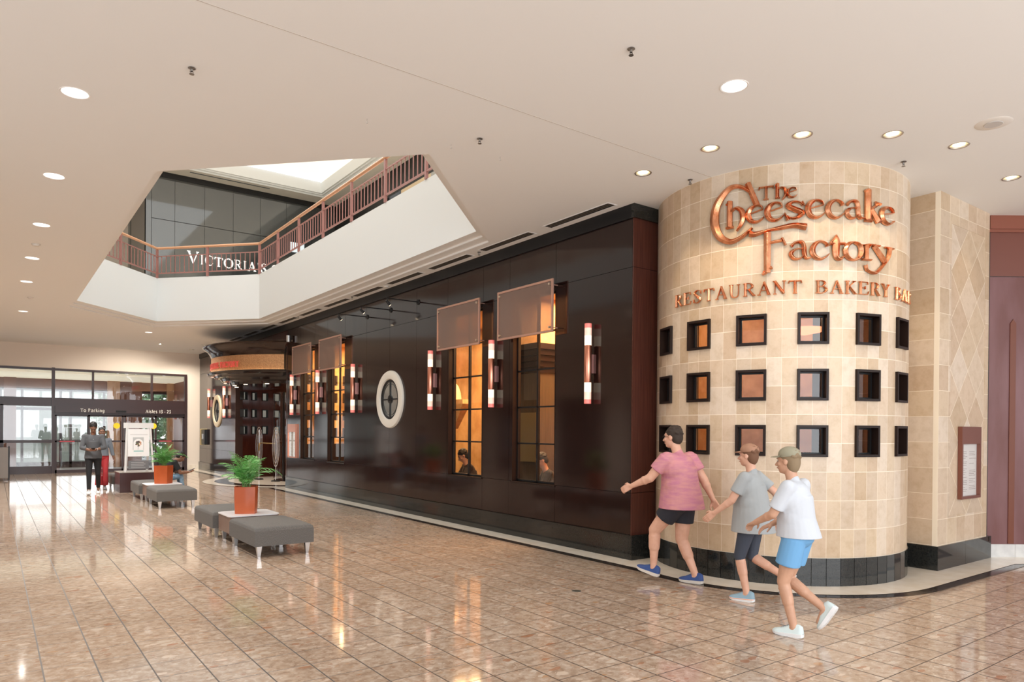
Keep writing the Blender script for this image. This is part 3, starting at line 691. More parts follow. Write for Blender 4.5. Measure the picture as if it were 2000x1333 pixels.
# ------------------------------------------------------------------ lettering: stroke glyphs with a raised ridge
# each stroke: (smooth?, [(x, y, width)...]) in a unit box; width in fractions of the letter height
def S(*p): return (1, p)
def L(*p): return (0, p)
def ser(x, y, h=.16, w=.07): return L((x-h, y, w), (x+h, y, w))
G = {
 'T': [L((.5, 0, .15), (.5, .95, .15)), ser(.5, .02), L((.06, .93, .09), (.94, .93, .09)), L((.04, .95, .05), (.02, .75, .09)), L((.96, .95, .05), (.98, .75, .09))],
 'R': [L((.2, 0, .15), (.2, 1, .15)), ser(.2, .02), L((.02, .97, .06), (.3, .97, .06)), S((.2, .97, .06), (.55, .96, .07), (.75, .75, .15), (.55, .53, .07), (.2, .5, .06)), L((.45, .5, .10), (.85, .03, .15), (1, .03, .06))],
 'E': [L((.2, 0, .15), (.2, 1, .15)), L((.02, .03, .06), (.85, .03, .07), (.95, .25, .05)), L((.02, .97, .06), (.82, .97, .07), (.86, .78, .07)), L((.2, .52, .06), (.62, .52, .06)), L((.62, .40, .06), (.62, .64, .06))],
 'S': [S((.82, .80, .08), (.78, .93, .07), (.45, .99, .08), (.18, .80, .14), (.45, .54, .16), (.80, .28, .16), (.52, .01, .08), (.2, .06, .07), (.12, .25, .08)), L((.84, .95, .05), (.84, .70, .08)), L((.12, .02, .05), (.10, .30, .08))],
 'A': [L((.12, .03, .07), (.5, .98, .08)), L((.48, 1.0, .12), (.86, .03, .16)), L((.28, .35, .06), (.7, .35, .06)), ser(.12, .02, .14), ser(.86, .02, .14)],
 'U': [S((.2, .97, .15), (.2, .4, .15), (.28, .08, .12), (.52, .0, .08), (.74, .1, .08), (.8, .4, .07), (.8, .97, .07)), ser(.2, .97), ser(.8, .97, .13)],
 'N': [L((.16, .02, .07), (.16, .98, .07)), L((.14, .98, .15), (.84, .02, .15)), L((.84, .02, .07), (.84, .98, .07)), ser(.16, .02, .13), ser(.84, .97, .13), L((-.02, .97, .06), (.2, .97, .06))],
 'B': [L((.2, 0, .15), (.2, 1, .15)), L((.02, .03, .06), (.3, .03, .06)), L((.02, .97, .06), (.3, .97, .06)), S((.2, .97, .06), (.55, .96, .07), (.72, .77, .14), (.5, .54, .07), (.2, .53, .05)), S((.2, .53, .05), (.6, .52, .07), (.85, .28, .15), (.55, .03, .07), (.2, .03, .06))],
 'K': [L((.2, 0, .15), (.2, 1, .15)), ser(.2, .02), ser(.2, .97), L((.3, .5, .06), (.8, .96, .07)), ser(.78, .97, .13), L((.38, .56, .12), (.86, .03, .15)), ser(.88, .02, .12)],
 'Y': [L((.5, 0, .15), (.5, .5, .15)), ser(.5, .02), L((.5, .48, .10), (.14, .97, .14)), L((.5, .48, .08), (.86, .97, .07)), ser(.14, .97, .13), ser(.86, .97, .13)],
 'C': [S((.88, .74, .08), (.80, .92, .07), (.52, 1, .08), (.2, .82, .14), (.1, .5, .17), (.22, .16, .14), (.54, 0, .08), (.82, .1, .06), (.92, .27, .05)), L((.89, .96, .05), (.89, .70, .08))],
 'H': [L((.18, 0, .15), (.18, 1, .15)), L((.82, 0, .15), (.82, 1, .15)), L((.18, .52, .06), (.82, .52, .06)), ser(.18, .02), ser(.18, .97), ser(.82, .02), ser(.82, .97)],
 'F': [L((.2, 0, .15), (.2, 1, .15)), ser(.2, .02), L((.02, .97, .06), (.85, .97, .07), (.89, .76, .07)), L((.2, .52, .06), (.62, .52, .06)), L((.62, .40, .06), (.62, .64, .06))],
 'O': [S((.5, 1, .08), (.18, .82, .14), (.08, .5, .16), (.18, .18, .14), (.5, 0, .08), (.82, .18, .14), (.92, .5, .16), (.82, .82, .14), (.5, 1, .08))],
 'I': [L((.5, 0, .15), (.5, 1, .15)), ser(.5, .02, .3), ser(.5, .97, .3)],
 'V': [L((.12, .97, .15), (.52, .02, .12)), L((.5, .02, .07), (.88, .97, .07)), ser(.12, .97, .14), ser(.88, .97, .12)],
 'P': [L((.2, 0, .15), (.2, 1, .15)), ser(.2, .02), L((.02, .97, .06), (.3, .97, .06)), S((.2, .97, .06), (.58, .96, .07), (.8, .73, .15), (.58, .48, .07), (.2, .46, .06))],
 "'": [L((.5, 1.0, .16), (.42, .76, .05))],
 'e': [S((.12, .52, .05), (.5, .62, .06), (.90, .74, .07)), S((.90, .74, .06), (.80, .93, .10), (.52, 1.0, .11), (.22, .82, .20), (.12, .48, .24), (.26, .14, .20), (.56, .02, .13), (.84, .14, .08), (.96, .28, .05))],
 'h': [L((.20, .04, .17), (.20, .98, .17)), L((.02, .86, .05), (.20, .98, .10)), L((.04, .03, .08), (.40, .03, .08)), S((.24, .55, .05), (.48, .70, .09), (.78, .58, .16), (.86, .32, .17), (.76, .08, .13), (.56, -.14, .05))],
 'c': [S((.90, .70, .17), (.84, .86, .12), (.56, 1, .10), (.24, .82, .18), (.12, .48, .22), (.26, .14, .19), (.56, .01, .12), (.84, .14, .08), (.99, .30, .04))],
 's': [L((.90, .98, .05), (.96, .70, .14)), S((.90, .78, .08), (.74, .93, .09), (.42, .96, .12), (.18, .76, .20), (.50, .54, .22), (.88, .30, .22), (.60, .05, .13), (.30, .06, .10), (.14, .18, .08)), L((.02, .36, .07), (.20, -.08, .15))],
 'a': [S((.12, .76, .14), (.30, .96, .12), (.56, .98, .16), (.66, .72, .18), (.68, .35, .18), (.76, .08, .14), (.98, .08, .05)), S((.66, .60, .06), (.36, .60, .08), (.12, .36, .18), (.26, .06, .14), (.52, .06, .08), (.66, .26, .06))],
 'k': [L((.22, .05, .17), (.22, 1, .17)), L((.02, .94, .05), (.24, 1.0, .09)), L((.02, .03, .08), (.44, .03, .08)), L((.30, .34, .06), (.86, .60, .07)), L((.66, .62, .08), (.98, .60, .07)), L((.40, .40, .11), (.82, .05, .16), (1.02, .05, .06))],
 't': [S((.42, 1.0, .03), (.44, .76, .20), (.42, .3, .20), (.50, .06, .14), (.74, .03, .09), (1.0, .2, .04)), L((.06, .64, .09), (.94, .66, .09)), L((.06, .64, .06), (.42, .98, .03))],
 'o': [S((.5, 1, .09), (.2, .84, .17), (.08, .48, .21), (.22, .14, .17), (.52, .01, .09), (.82, .18, .17), (.93, .54, .21), (.80, .87, .17), (.5, 1, .09))],
 'r': [L((.32, .03, .20), (.32, .96, .20)), L((.02, .90, .06), (.34, .96, .10)), L((.04, .03, .09), (.62, .03, .09)), S((.36, .66, .06), (.60, .96, .10), (.84, .92, .12), (.96, .70, .13))],
 'y': [L((.30, .96, .13), (.66, .46, .15)), L((.14, .97, .06), (.48, .97, .06)), L((.68, .96, .05), (1.0, .96, .06)), S((.86, .96, .12), (.80, .62, .10), (.62, .32, .08), (.38, .03, .08), (.12, .08, .07), (.06, .26, .09))],
 'F2': [S((-.34, .82, .10), (-.20, .80, .085), (.15, .845, .05), (.45, .87, .07), (.80, .90, .085), (1.12, .86, .11)), L((.13, .80, .115), (.13, .04, .105)), L((.02, .06, .045), (.26, .14, .05)), L((.0, .02, .05), (.12, .06, .05)), L((.13, .60, .05), (.50, .635, .05)), L((.50, .68, .045), (.60, .54, .04))],
 'C2': [L((.78, 1.0, .085), (.97, .58, .09)), S((.84, .84, .05), (.62, .97, .06), (.38, .96, .085), (.13, .72, .13), (.07, .42, .145), (.18, .15, .12), (.42, .01, .085), (.66, .06, .06), (.88, .20, .04))],
 # plain sans letters for the door header
 'o_': [S((.5, .68, .12), (.15, .5, .14), (.12, .2, .14), (.5, 0, .12), (.88, .2, .14), (.85, .5, .14), (.5, .68, .12))],
 'a_': [S((.2, .58, .12), (.5, .68, .12), (.78, .55, .13), (.8, 0, .13)), S((.8, .4, .1), (.3, .4, .1), (.14, .18, .13), (.4, 0, .12), (.8, .16, .1))],
 'r_': [L((.25, 0, .14), (.25, .68, .14)), S((.25, .42, .1), (.5, .66, .12), (.85, .66, .12))],
 'k_': [L((.2, 0, .14), (.2, 1, .14)), L((.2, .28, .1), (.8, .68, .12)), L((.42, .42, .1), (.9, 0, .14))],
 'i_': [L((.5, 0, .14), (.5, .66, .14)), L((.5, .84, .14), (.5, .98, .14))],
 'n_': [L((.18, 0, .14), (.18, .68, .14)), S((.18, .48, .1), (.5, .68, .12), (.82, .5, .13), (.82, 0, .14))],
 'g_': [S((.5, .68, .12), (.15, .5, .13), (.15, .2, .13), (.5, .04, .12), (.84, .25, .1)), S((.84, .68, .13), (.84, 0, .13), (.7, -.26, .12), (.3, -.28, .11), (.14, -.18, .1))],
 's_': [S((.84, .58, .1), (.5, .68, .12), (.2, .52, .13), (.5, .34, .13), (.82, .16, .13), (.5, 0, .12), (.14, .1, .1))],
 'l_': [L((.5, 0, .14), (.5, 1, .14))],
 'e_': [S((.16, .36, .08), (.84, .38, .08)), S((.84, .38, .1), (.7, .62, .12), (.4, .66, .12), (.14, .36, .13), (.3, .04, .13), (.6, 0, .12), (.86, .14, .1))],
 '1': [L((.3, .8, .09), (.58, 1, .12), (.58, 0, .15))],
 '3': [S((.14, .86, .1), (.5, 1, .12), (.82, .78, .13), (.45, .55, .1), (.86, .28, .14), (.5, 0, .12), (.12, .12, .1))],
 '2': [S((.14, .78, .1), (.48, 1, .12), (.84, .74, .14), (.5, .35, .13), (.12, .04, .1)), L((.1, .05, .1), (.9, .05, .1))],
 '-': [L((.15, .36, .1), (.85, .36, .1))],
}
G['o_r'] = G['o_']
def glyph(mb, key, box, mapf, depth, wk=1.0, ridge=True):
    """box (s0, s1, z0, z1) in metres on the sign's surface; mapf(s, z, d) -> world"""
    s0, s1, z0, z1_ = box; W_, H_ = s1-s0, z1_-z0
    for sm, pts in G[key]:
        P = [Vector((s0+x*W_, z0+y*H_, w_*H_*wk)) for x, y, w_ in pts]
        if sm: P = catmull(P, 7)
        else:      # subdivide straight strokes so they follow a curved surface
            Q = []
            for a, b in zip(P[:-1], P[1:]):
                k = max(1, int((b-a).length/.06)); Q += [a+(b-a)*i/k for i in range(k)]
            P = Q+[P[-1]]
        n = len(P); vs = []
        for i, p in enumerate(P):
            d = (P[min(i+1, n-1)]-P[max(i-1, 0)]); d = Vector((d.x, d.y)); d = d.normalized() if d.length > 1e-9 else Vector((1, 0)); nn = Vector((-d.y, d.x)); hw = p.z/2
            dd = depth*(min(1.0, .6+hw/(.1*H_+1e-6)*.4) if ridge else 1)
            prof = ((-1, 0), (-.97, dd*.45), (-.12, dd), (.12, dd), (.97, dd*.45), (1, 0)) if ridge else ((-1, 0), (-1, dd), (0, dd), (0, dd), (1, dd), (1, 0))
            for q, h_ in prof: vs.append(mapf(p.x+nn.x*hw*q, p.y+nn.y*hw*q, h_))
        m = 6; fs = []
        for i in range(n-1):
            for j in range(m-1): fs.append((i*m+j, (i+1)*m+j, (i+1)*m+j+1, i*m+j+1))
        fs.append(tuple(range(m))); fs.append(tuple((n-1)*m+j for j in reversed(range(m))))
        mb.add(vs, fs)
def tower_map(s, z, d):
    th = s/TR; r = TR+.012+d; return (TC.x+r*cos(th), TC.y+r*sin(th), z)
def tb(t0, t1, z0, z1_): return (radians(t0)*TR, radians(t1)*TR, z0, z1_)
sign = empty('wall_sign', (TC.x, TC.y-TR, 3.9), 0, 'large raised copper script sign at the top of the tiled tower', 'sign')
def add_glyphs(parent, items, mapf, depth, m, wk=1.0, ridge=True, name='letter'):
    inv = parent.matrix_basis.inverted()
    for key, box in items:
        mb = MB(); glyph(mb, key, box, mapf, depth, wk, ridge)
        mb.v = [tuple(inv @ Vector(v)) for v in mb.v]
        mb.build(name, m, parent, True, 30)
add_glyphs(sign, [
    ('T', tb(205.9, 211.9, 4.235, 4.385)), ('h', tb(212.2, 217.2, 4.235, 4.40)), ('e', tb(216.7, 220.9, 4.232, 4.338)),
    ('e', tb(201.0, 208.4, 4.00, 4.185)), ('e', tb(208.5, 215.9, 3.995, 4.19)), ('s', tb(215.9, 223.6, 4.0, 4.19)),
    ('e', tb(224.0, 231.7, 4.0, 4.19)), ('c', tb(231.8, 239.6, 3.998, 4.19)), ('a', tb(239.6, 248.6, 3.998, 4.19)),
    ('k', tb(248.6, 257.2, 3.985, 4.325)), ('e', tb(256.6, 266.0, 3.985, 4.17)),
    ('a', tb(217.5, 226.6, 3.556, 3.745)), ('c', tb(225.9, 233.5, 3.553, 3.745)), ('t', tb(233.3, 240.2, 3.552, 3.815)),
    ('o', tb(239.6, 248.0, 3.55, 3.745)), ('r', tb(247.4, 255.0, 3.56, 3.735)), ('y', tb(248.5, 265.6, 3.425, 3.74))], tower_map, .045, M['copper'], 1.38)
add_glyphs(sign, [('C2', tb(185.8, 206.0, 3.82, 4.445)), ('h', tb(192.4, 200.9, 3.975, 4.285)), ('F2', tb(207.6, 222.6, 3.405, 3.985))], tower_map, .055, M['copper'], 1.15)
sub = empty('wall_sign', (TC.x, TC.y-TR, 3.25), 0, 'line of small raised copper capitals above the tower windows', 'sign')
def spread_text(txt, t0, t1, gap=.16, narrow="I'1"):
    ws = [(.45 if c in narrow else (.6 if c == ' ' else 1)) for c in txt]; tot = sum(ws)+gap*(len(txt)-1); k = (t1-t0)/tot; out = []; x = t0
    for c, w_ in zip(txt, ws):
        if c != ' ': out.append((c, x, x+w_*k))
        x += (w_+gap)*k
    return out
items = []
for txt, a, b, za, zb in (('RESTAURANT', 164.2, 222.9, 3.19, 3.335), ('BAKERY', 228.2, 263.6, 3.185, 3.325), ('BAR', 267.8, 285.5, 3.175, 3.315)):
    items += [(c, tb(p, q, za, zb)) for c, p, q in spread_text(txt, a, b)]
add_glyphs(sub, items, tower_map, .026, M['copper'], 1.35)

# ------------------------------------------------------------------ round canopy and revolving door recess
t = empty('entrance_canopy', (MC.x, MC.y, 3.0), 0, 'round bronze and black canopy over the revolving door', 'canopy')
A0, A1 = radians(112), radians(252)
mb = MB(); mb.lathe([(2.97, .80), (3.0, .90), (3.08, 1.02), (3.20, 1.09), (3.22, 1.13), (3.20, 1.16), (1.5, 1.16)], seg=64, a0=A0, a1=A1); mb.build('cornice', mat('bronze_black_lacquer', (.035, .018, .012), .10, .3), t, True)
hammered = mat('hammered_copper', (.55, .29, .14), .42, .75, noise=((30, 30, 30), (.72, .42, .22), 3), bump=((45, 45, 45), .9, 2))
mb = MB(); mb.lathe([(2.965, .37), (2.965, .80)], seg=64, a0=A0, a1=A1); mb.build('copper_band', hammered, t, True)
mb = MB(); mb.lathe([(2.97, .37), (3.06, .36), (3.09, .32), (3.06, .28), (2.90, .25), (2.86, .20), (2.70, .17), (2.66, .10), (2.45, .07), (2.42, .0), (1.2, .0)], seg=64, a0=A0, a1=A1); mb.build('lower_moulding', mat('black_lacquer', (.02, .012, .01), .08), t, True)
cm = lambda s, z, d: (MC.x+(2.965+d)*cos(s/2.965), MC.y+(2.965+d)*sin(s/2.965), z)
pinkneon = mat('red_lit_letter', (.6, .12, .10), .3, emit=(1, .12, .08), es=.22)
items = []
for txt, a, b in (('CHEESECAKE', 162, 188.5), ('FACTORY', 191, 208)):
    items += [(c, (radians(p)*2.965, radians(q)*2.965, 3.46, 3.63)) for c, p, q in spread_text(txt, a, b)]
add_glyphs(t, items, cm, .03, pinkneon, .85, False)
for a in (150, 172, 196, 218):
    mb = MB(); mb.lathe([(.06, -.002), (.045, .004), (.001, .004)], (2.3*cos(radians(a)), 2.3*sin(radians(a)), -.004), 16); mb.build('downlight', mat('canopy_lamp', (1, .9, .7), .4, emit=(1, .75, .45), es=9), t)
    spot_light('canopy_beam', (MC.x+2.3*cos(radians(a)), MC.y+2.3*sin(radians(a)), 2.96), (MC.x+2.3*cos(radians(a)), MC.y+2.3*sin(radians(a)), 0), 28, 100, (1, .72, .45))
# cove glow strip in the recess behind the band's foot and top
mb = MB(); mb.lathe([(2.985, .374), (3.03, .368)], seg=64, a0=A0, a1=A1); mb.build('light_strip', mat('cove_light', (1, .8, .5), .4, emit=(1, .62, .3), es=3), t)
# recess wall: concave, dark wood with square windows
mb = MB(); R2 = 2.35; rows = [(2.62, 2.90), (2.04, 2.32), (1.47, 1.75)]
def recess():
    mb = MB(); st = 2.85; cells = []
    zs = [0]+[v for r_ in reversed(rows) for v in r_]+[3.3]
    for k in range(0, 66):
        a, b = radians(-45+st*k), radians(-45+st*(k+1))
        if MC.x+R2*cos(b) < XW-.02: break
        for z0, z1_ in zip(zs[:-1], zs[1:]):
            if k % 4 in (1, 2) and (z0, z1_) in rows: continue
            mb.add([(MC.x+R2*cos(a), MC.y+R2*sin(a), z0), (MC.x+R2*cos(b), MC.y+R2*sin(b), z0), (MC.x+R2*cos(b), MC.y+R2*sin(b), z1_), (MC.x+R2*cos(a), MC.y+R2*sin(a), z1_)], [(0, 1, 2, 3)])
        if k % 4 == 2: cells.append(a)
    struct(mb.build('wall_recess', [M['redwood']]))
    for mid in cells[-5:]:
        for z0, z1_ in rows:
            WN[0] += 1; w = empty('window_%d' % WN[0], (MC.x+R2*cos(mid), MC.y+R2*sin(mid), (z0+z1_)/2), mid-pi/2, kind='structure')
            hw, hh = R2*radians(st), (z1_-z0)/2; mb = MB(); f = .022
            for q in (((-hw, -.03, -hh), (hw, .1, -hh+f)), ((-hw, -.03, hh-f), (hw, .1, hh)), ((-hw, -.03, -hh), (-hw+f, .1, hh)), ((hw-f, -.03, -hh), (hw, .1, hh))): mb.box(*q)
            mb.build('window_frame', M['black'], w)
            mb = MB(); mb.box((-hw+f, .06, -hh+f), (hw-f, .07, hh-f)); mb.build('pane', mat('frosted_pane', (.42, .45, .43), .25, emit=(.9, .95, .85), es=.12), w)
recess()
mb = MB(); mb.add([(MC.x+2.5*cos(2*pi*k/40), MC.y+2.5*sin(2*pi*k/40), 3.29) for k in range(40)], [tuple(range(40))]); struct(mb.build('ceiling_recess', M['frame']))
# jambs of the recess opening
mb = MB(); mb.box((XW-.01, 19.70, 0), (XW+.5, 19.76, 4.0)); mb.box((XW-.01, 24.92, 0), (XW+.5, 24.97, 4.0)); struct(mb.build('trim_jamb', M['chrome'] if False else mat('dark_polished_jamb', (.10, .06, .05), .08, .4)))
# revolving door: two curved glass drums and three wings
t = empty('revolving_door', (8.65, 23.0, 0), 0, 'dark-framed glass revolving door under the round canopy', 'door')
for a0, a1 in ((150, 205), (-30, 25)):
    mb = MB(); mb.lathe([(1.25, .03), (1.25, 2.85)], seg=16, a0=radians(a0), a1=radians(a1)); mb.build('curved_glass', M['glass'], t, True)
    for a in (a0, a1):
        mb = MB(); mb.tube([(1.25*cos(radians(a)), 1.25*sin(radians(a)), 0), (1.25*cos(radians(a)), 1.25*sin(radians(a)), 2.85)], .022, 8); mb.build('door_post', M['frame'], t, True)
for a in (200, 320, 80):
    e = Vector((cos(radians(a)), sin(radians(a)), 0)); mb = MB()
    mb.bar((0, 0, .06), e*1.2+Vector((0, 0, .06)), .03, .1); mb.bar((0, 0, 2.8), e*1.2+Vector((0, 0, 2.8)), .03, .06); mb.bar(e*1.2+Vector((0, 0, .05)), e*1.2+Vector((0, 0, 2.8)), .03, .04); mb.bar(e*.1+Vector((0, 0, 1.05)), e*1.15+Vector((0, 0, 1.05)), .025, .04)
    wg = mb.build('wing', M['black'], t)
    mb = MB(); mb.add([e*.05+Vector((0, 0, .1)), e*1.18+Vector((0, 0, .1)), e*1.18+Vector((0, 0, 2.77)), e*.05+Vector((0, 0, 2.77))], [(0, 1, 2, 3)]); mb.build('wing_glass', M['glass'], wg)
mb = MB(); mb.tube([(0, 0, 0), (0, 0, 2.9)], .04, 12); mb.build('centre_post', M['brass'], t, True)
# twin posts with long oval chrome loops and a brass bar
def loop_post(loc, lab):
    t = empty('barrier_post', loc, 0, lab, 'barrier post'); mb = MB()
    mb.tube([(0, 0, .02), (0, 0, 1.62)], .014, 10); mb.build('pole', M['chrome'], t, True)
    mb = MB(); mb.lathe([(.001, .03), (.12, .03), (.14, .015), (.14, 0)], seg=24); mb.build('base', M['black'], t, True)
    for k, (wd, hh) in enumerate(((.10, .62), (.065, .52), (.035, .42))):
        mb = MB(); pts = [(wd*sin(2*pi*i/40), 0, 1.08+hh*cos(2*pi*i/40)) for i in range(41)]
        d = Vector((cos(.35), -sin(.35), 0)); mb.tube([(d.x*p[0], d.y*p[0], p[2]) for p in pts], .008, 8, cap=False); mb.build('oval_loop', M['chrome'], t, True)
loop_post((6.95, 23.2, .017), 'chrome post with long oval loops, left of the brass bar by the entrance')
loop_post((7.15, 22.15, .017), 'chrome post with long oval loops and black base, right by the entrance corner')
t = empty('push_bar', (7.05, 22.7, 1.2), 0, 'brass bar between the chrome loop posts', 'bar'); mb = MB()
mb.tube(catmull([(-.10, .50, -.25), (-.10, .48, -.05), (-.08, .42, 0), (.0, .0, .0), (.10, -.42, 0), (.12, -.50, -.02)], 5), .016, 8); mb.build('brass_tube', M['brass'], t, True)

# ------------------------------------------------------------------ second floor seen through the opening
t = empty('guardrail', (3.73, 22.0, ZF), 0, 'rose-painted balustrade with wooden handrail around the upper opening', 'railing')
segs = [((5.87, 8.9), (5.87, 19.65), 7), ((5.87, 19.65), (3.73, 22.0), 2), ((3.73, 22.0), (1.6, 19.6), 2), ((1.6, 19.6), (1.6, 9.0), 7), ((1.6, 9.0), (3.73, 6.75), 2), ((3.73, 6.75), (5.87, 8.9), 2)]
org = Vector((3.73, 22.0, ZF))
allpts = []
for (a, b, nsp) in segs:
    a, b = Vector((*a, ZF))-org, Vector((*b, ZF))-org; d = (b-a).normalized(); nv = Vector((d.y, -d.x, 0)); 
    a = a-nv*0; 
    for k in range(nsp):
        p = a+(b-a)*k/nsp; q = a+(b-a)*(k+1)/nsp
        mb = MB(); mb.bar(p, p+Vector((0, 0, .80)), .045, .06, up=tuple(d)); mb.build('post', M['rail'], t)
        mb = MB(); mb.bar(p+Vector((0, 0, .61)), q+Vector((0, 0, .61)), .03, .022); mb.bar(p+Vector((0, 0, .13)), q+Vector((0, 0, .13)), .03, .03)
        nb = 10 if nsp == 7 else 11
        for j in range(1, nb):
            c = p+(q-p)*j/nb; mb.bar(c+Vector((0, 0, .13)), c+Vector((0, 0, .61)), .016, .016, up=tuple(d))
        mb.build('baluster_panel', M['rail'], t)
    mb = MB(); mb.tube([a+Vector((0, 0, .835)), b+Vector((0, 0, .835))], .036, 12); mb.build('handrail', M['handrail'], t, True)
# ceiling of the upper floor with its skylight
ZC2 = 10.12
SKY = [(.2, 5.0), (9.7, 5.0), (9.7, 24.85), (.2, 24.85)]
struct(holed('ceiling_upper', [(-6, -2), (12.6, -2), (12.6, 32), (-6, 32)], [SKY], ZC2, mat('upper_ceiling', (.80, .77, .71), .8)))
mb = MB()
def ring(mb, off0, z0, off1, z1_, mi=0):
    q = lambda o: [(.2-o, 5-o), (9.7+o, 5-o), (9.7+o, 24.85+o), (.2-o, 24.85+o)]
    mb.add([(x, y, z0) for x, y in q(off0)]+[(x, y, z1_) for x, y in q(off1)], [(i, (i+1) % 4, 4+(i+1) % 4, 4+i) for i in range(4)], mi)
ring(mb, 0, ZC2, 0, ZC2+.06); ring(mb, 0, ZC2+.06, -.07, ZC2+.06); ring(mb, -.07, ZC2+.06, -.07, ZC2+.11); ring(mb, -.07, ZC2+.11, -.12, ZC2+.11); ring(mb, -.12, ZC2+.11, -.12, ZC2+.50)
struct(mb.build('trim_skylight', M['white']))
t = empty('skylight', (4.95, 14.9, ZC2+.5), 0, 'cream glowing skylight panels above the atrium', 'skylight')
mb = MB(); mb.box((-4.63, -9.78, .0), (4.63, 9.78, .02)); mb.build('diffuser', mat('skylight_diffuser', (.9, .87, .8), .6, emit=(1, .93, .80), es=.92), t)
mb = MB(); mb.box((6.62-1.4, 25.08-.035, ZC2-.005), (7.83, 25.08+.035, ZC2+.01)); 
tag(mb.build('ceiling_vent', mat('vent_grey', (.10, .12, .14), .5)), 'thin dark linear vent in the upper floor ceiling', 'vent')
# far shop front: glossy dark panels, letters; side walls
mb = MB(); xs = [4.17, 4.87, 5.80, 6.74, 7.67, 8.60, 9.53, 10.45]
for a, b in zip(xs[:-1], xs[1:]):
    for z0, z1_ in ((ZF, 8.54), (8.56, 9.95)): mb.box((a+.005, 25.6, z0), (b-.005, 25.63, z1_))
mb.box((4.0, 25.62, ZF), (10.45, 25.8, ZC2), 1); mb.box((4.0, 25.59, ZF), (4.16, 25.62, 9.95), 0); mb.box((4.0, 25.57, 9.95), (10.45, 25.62, ZC2), 1)
mb.box((4.0, 25.62, ZF), (4.02, 29, ZC2), 0)
struct(mb.build('wall_upper_shop', [M['dglass'], M['seam']]))
vs = empty('shop_sign', (5.2, 25.58, 7.4), 0, 'white serif shop lettering on the dark upper storefront', 'sign')
vm = lambda s, z, d: (s, 25.58-d, z)
items = [('V', (5.25, 5.62, 7.23, 7.64))]
x = 5.66
for c, w_ in zip("ICTORIA'S", (.12, .27, .27, .31, .27, .12, .29, .10, .2)):
    items.append((c, (x, x+w_, 7.24, 7.56))); x += w_+.035
x += .14
for c, w_ in zip('SE', (.2, .23)): items.append((c, (x, x+w_, 7.24, 7.56))); x += w_+.035
add_glyphs(vs, items, vm, .03, mat('white_sign_letter', (.9, .9, .88), .4, emit=(1, 1, .97), es=.5), 1.0, False)
mb = MB(); mb.box((10.45, 21.5, ZF), (10.6, 25.8, ZC2)); mb.box((10.45, 2, 9.3), (10.6, 21.5, ZC2))
for y in (21.3,): mb.box((10.4, y, ZF), (10.6, y+.25, 9.3))
struct(mb.build('wall_upper_right', M['seam']))
mb = MB(); mb.box((11.4, 20, ZF), (11.5, 21.5, 9.3), 1); mb.box((10.45, 18.3, ZF), (10.6, 20.2, 9.3), 0); mb.box((10.45, 16.6, ZF), (10.6, 18.3, 9.3), 3); mb.box((10.45, 6, ZF), (10.6, 16.6, 9.3), 2); mb.box((10.4, 2, ZF), (10.6, 6, 9.3), 2)
struct(mb.build('wall_upper_shops', [mat('tan_shop_wall', (.66, .52, .34), .6), mat('dim_shop_wall', (.05, .05, .05), .5), mat('pale_shop_wall', (.78, .78, .76), .5), mat('grey_shop_wall', (.40, .39, .37), .5)]))
mb = MB(); mb.box((8.75, 25.54, 8.15), (9.25, 25.58, 8.5)); tag(mb.build('shop_display', mat('pale_glowing_panel', (.7, .8, .85), .4, emit=(.8, .92, 1), es=.5)), 'pale glowing panel glimpsed behind the upper railing', 'display')  # pale glowing panel set on the dark upper storefront
mb = MB(); mb.box((-6, 29.0, ZF), (4.05, 29.15, ZC2), 0); mb.box((4.13, 28.9, ZF), (4.9, 29.0, ZC2), 1); mb.box((3.95, 28.95, ZF), (4.14, 29.0, ZC2), 2); mb.box((4.0, 28.98, ZF), (5, 29.1, ZC2), 1)
mb.box((-3.0, 2, ZF), (-2.9, 29, ZC2), 0)
struct(mb.build('wall_upper_left', [M['beige'], mat('peach_wall', (.80, .56, .42), .6), mat('grey_pilaster', (.42, .40, .36), .5)]))
for o_ in [o for o in COL.objects if o.name == 'wall_upper_left']: pass
# ------------------------------------------------------------------ ceiling fixtures
def downlight(x, y, r, label, group, strength, beam=None, reflector='ribbed'):
    t = empty('downlight', (x, y, H), 0, label, 'ceiling light', group)
    mb = MB(); mb.lathe([(r-.002, .012), (r, -.001), (r+.012, -.004), (r+.016, 0)], seg=36); mb.build('trim_ring', mat('white_ring_trim', (.85, .84, .82), .4) if reflector == 'ribbed' else mat('nickel_ring', (.5, .47, .43), .3, .9), t, True)
    mb = MB(); mb.lathe([(r, .0), (r*.95, .10), (r*.7, .2), (.001, .2)], seg=36); mb.build('reflector', mat('ribbed_reflector', (.9, .9, .88), .22, .6, emit=(1, .97, .92), es=strength*.16) if reflector == 'ribbed' else mat('warm_reflector', (.75, .68, .55), .25, .8), t, True)
    mb = MB(); mb.ellipsoid((0, 0, .10), (r*.42, r*.42, .05), 16, 8) if reflector == 'ribbed' else mb.lathe([(.001, .05), (r*.62, .05), (r*.70, .08)], (0, .0, 0), 24)
    mb.build('lamp', mat('cool_lamp', (1, 1, 1), .4, emit=(1, .97, .92), es=7) if reflector == 'ribbed' else mat('warm_lamp', (1, .9, .8), .4, emit=(1, .88, .68), es=7), t, True)
    if beam:
        spot_light('downlight_beam', (x, y, H-.02), beam[0], beam[1], beam[2], beam[3] if len(beam) > 3 else (1, .9, .76))
big_lab = ['large recessed downlight, nearest in the left-hand row', 'second-nearest downlight in the left-hand row', 'third-nearest downlight in the left-hand row', 'fourth-nearest downlight in the left-hand row', 'fifth-nearest downlight, before the farthest of the left-hand row', 'farthest downlight in the left-hand row', 'small-looking downlight beyond the far tip of the atrium opening', 'large ribbed downlight in the right-hand ceiling in front of the tower']
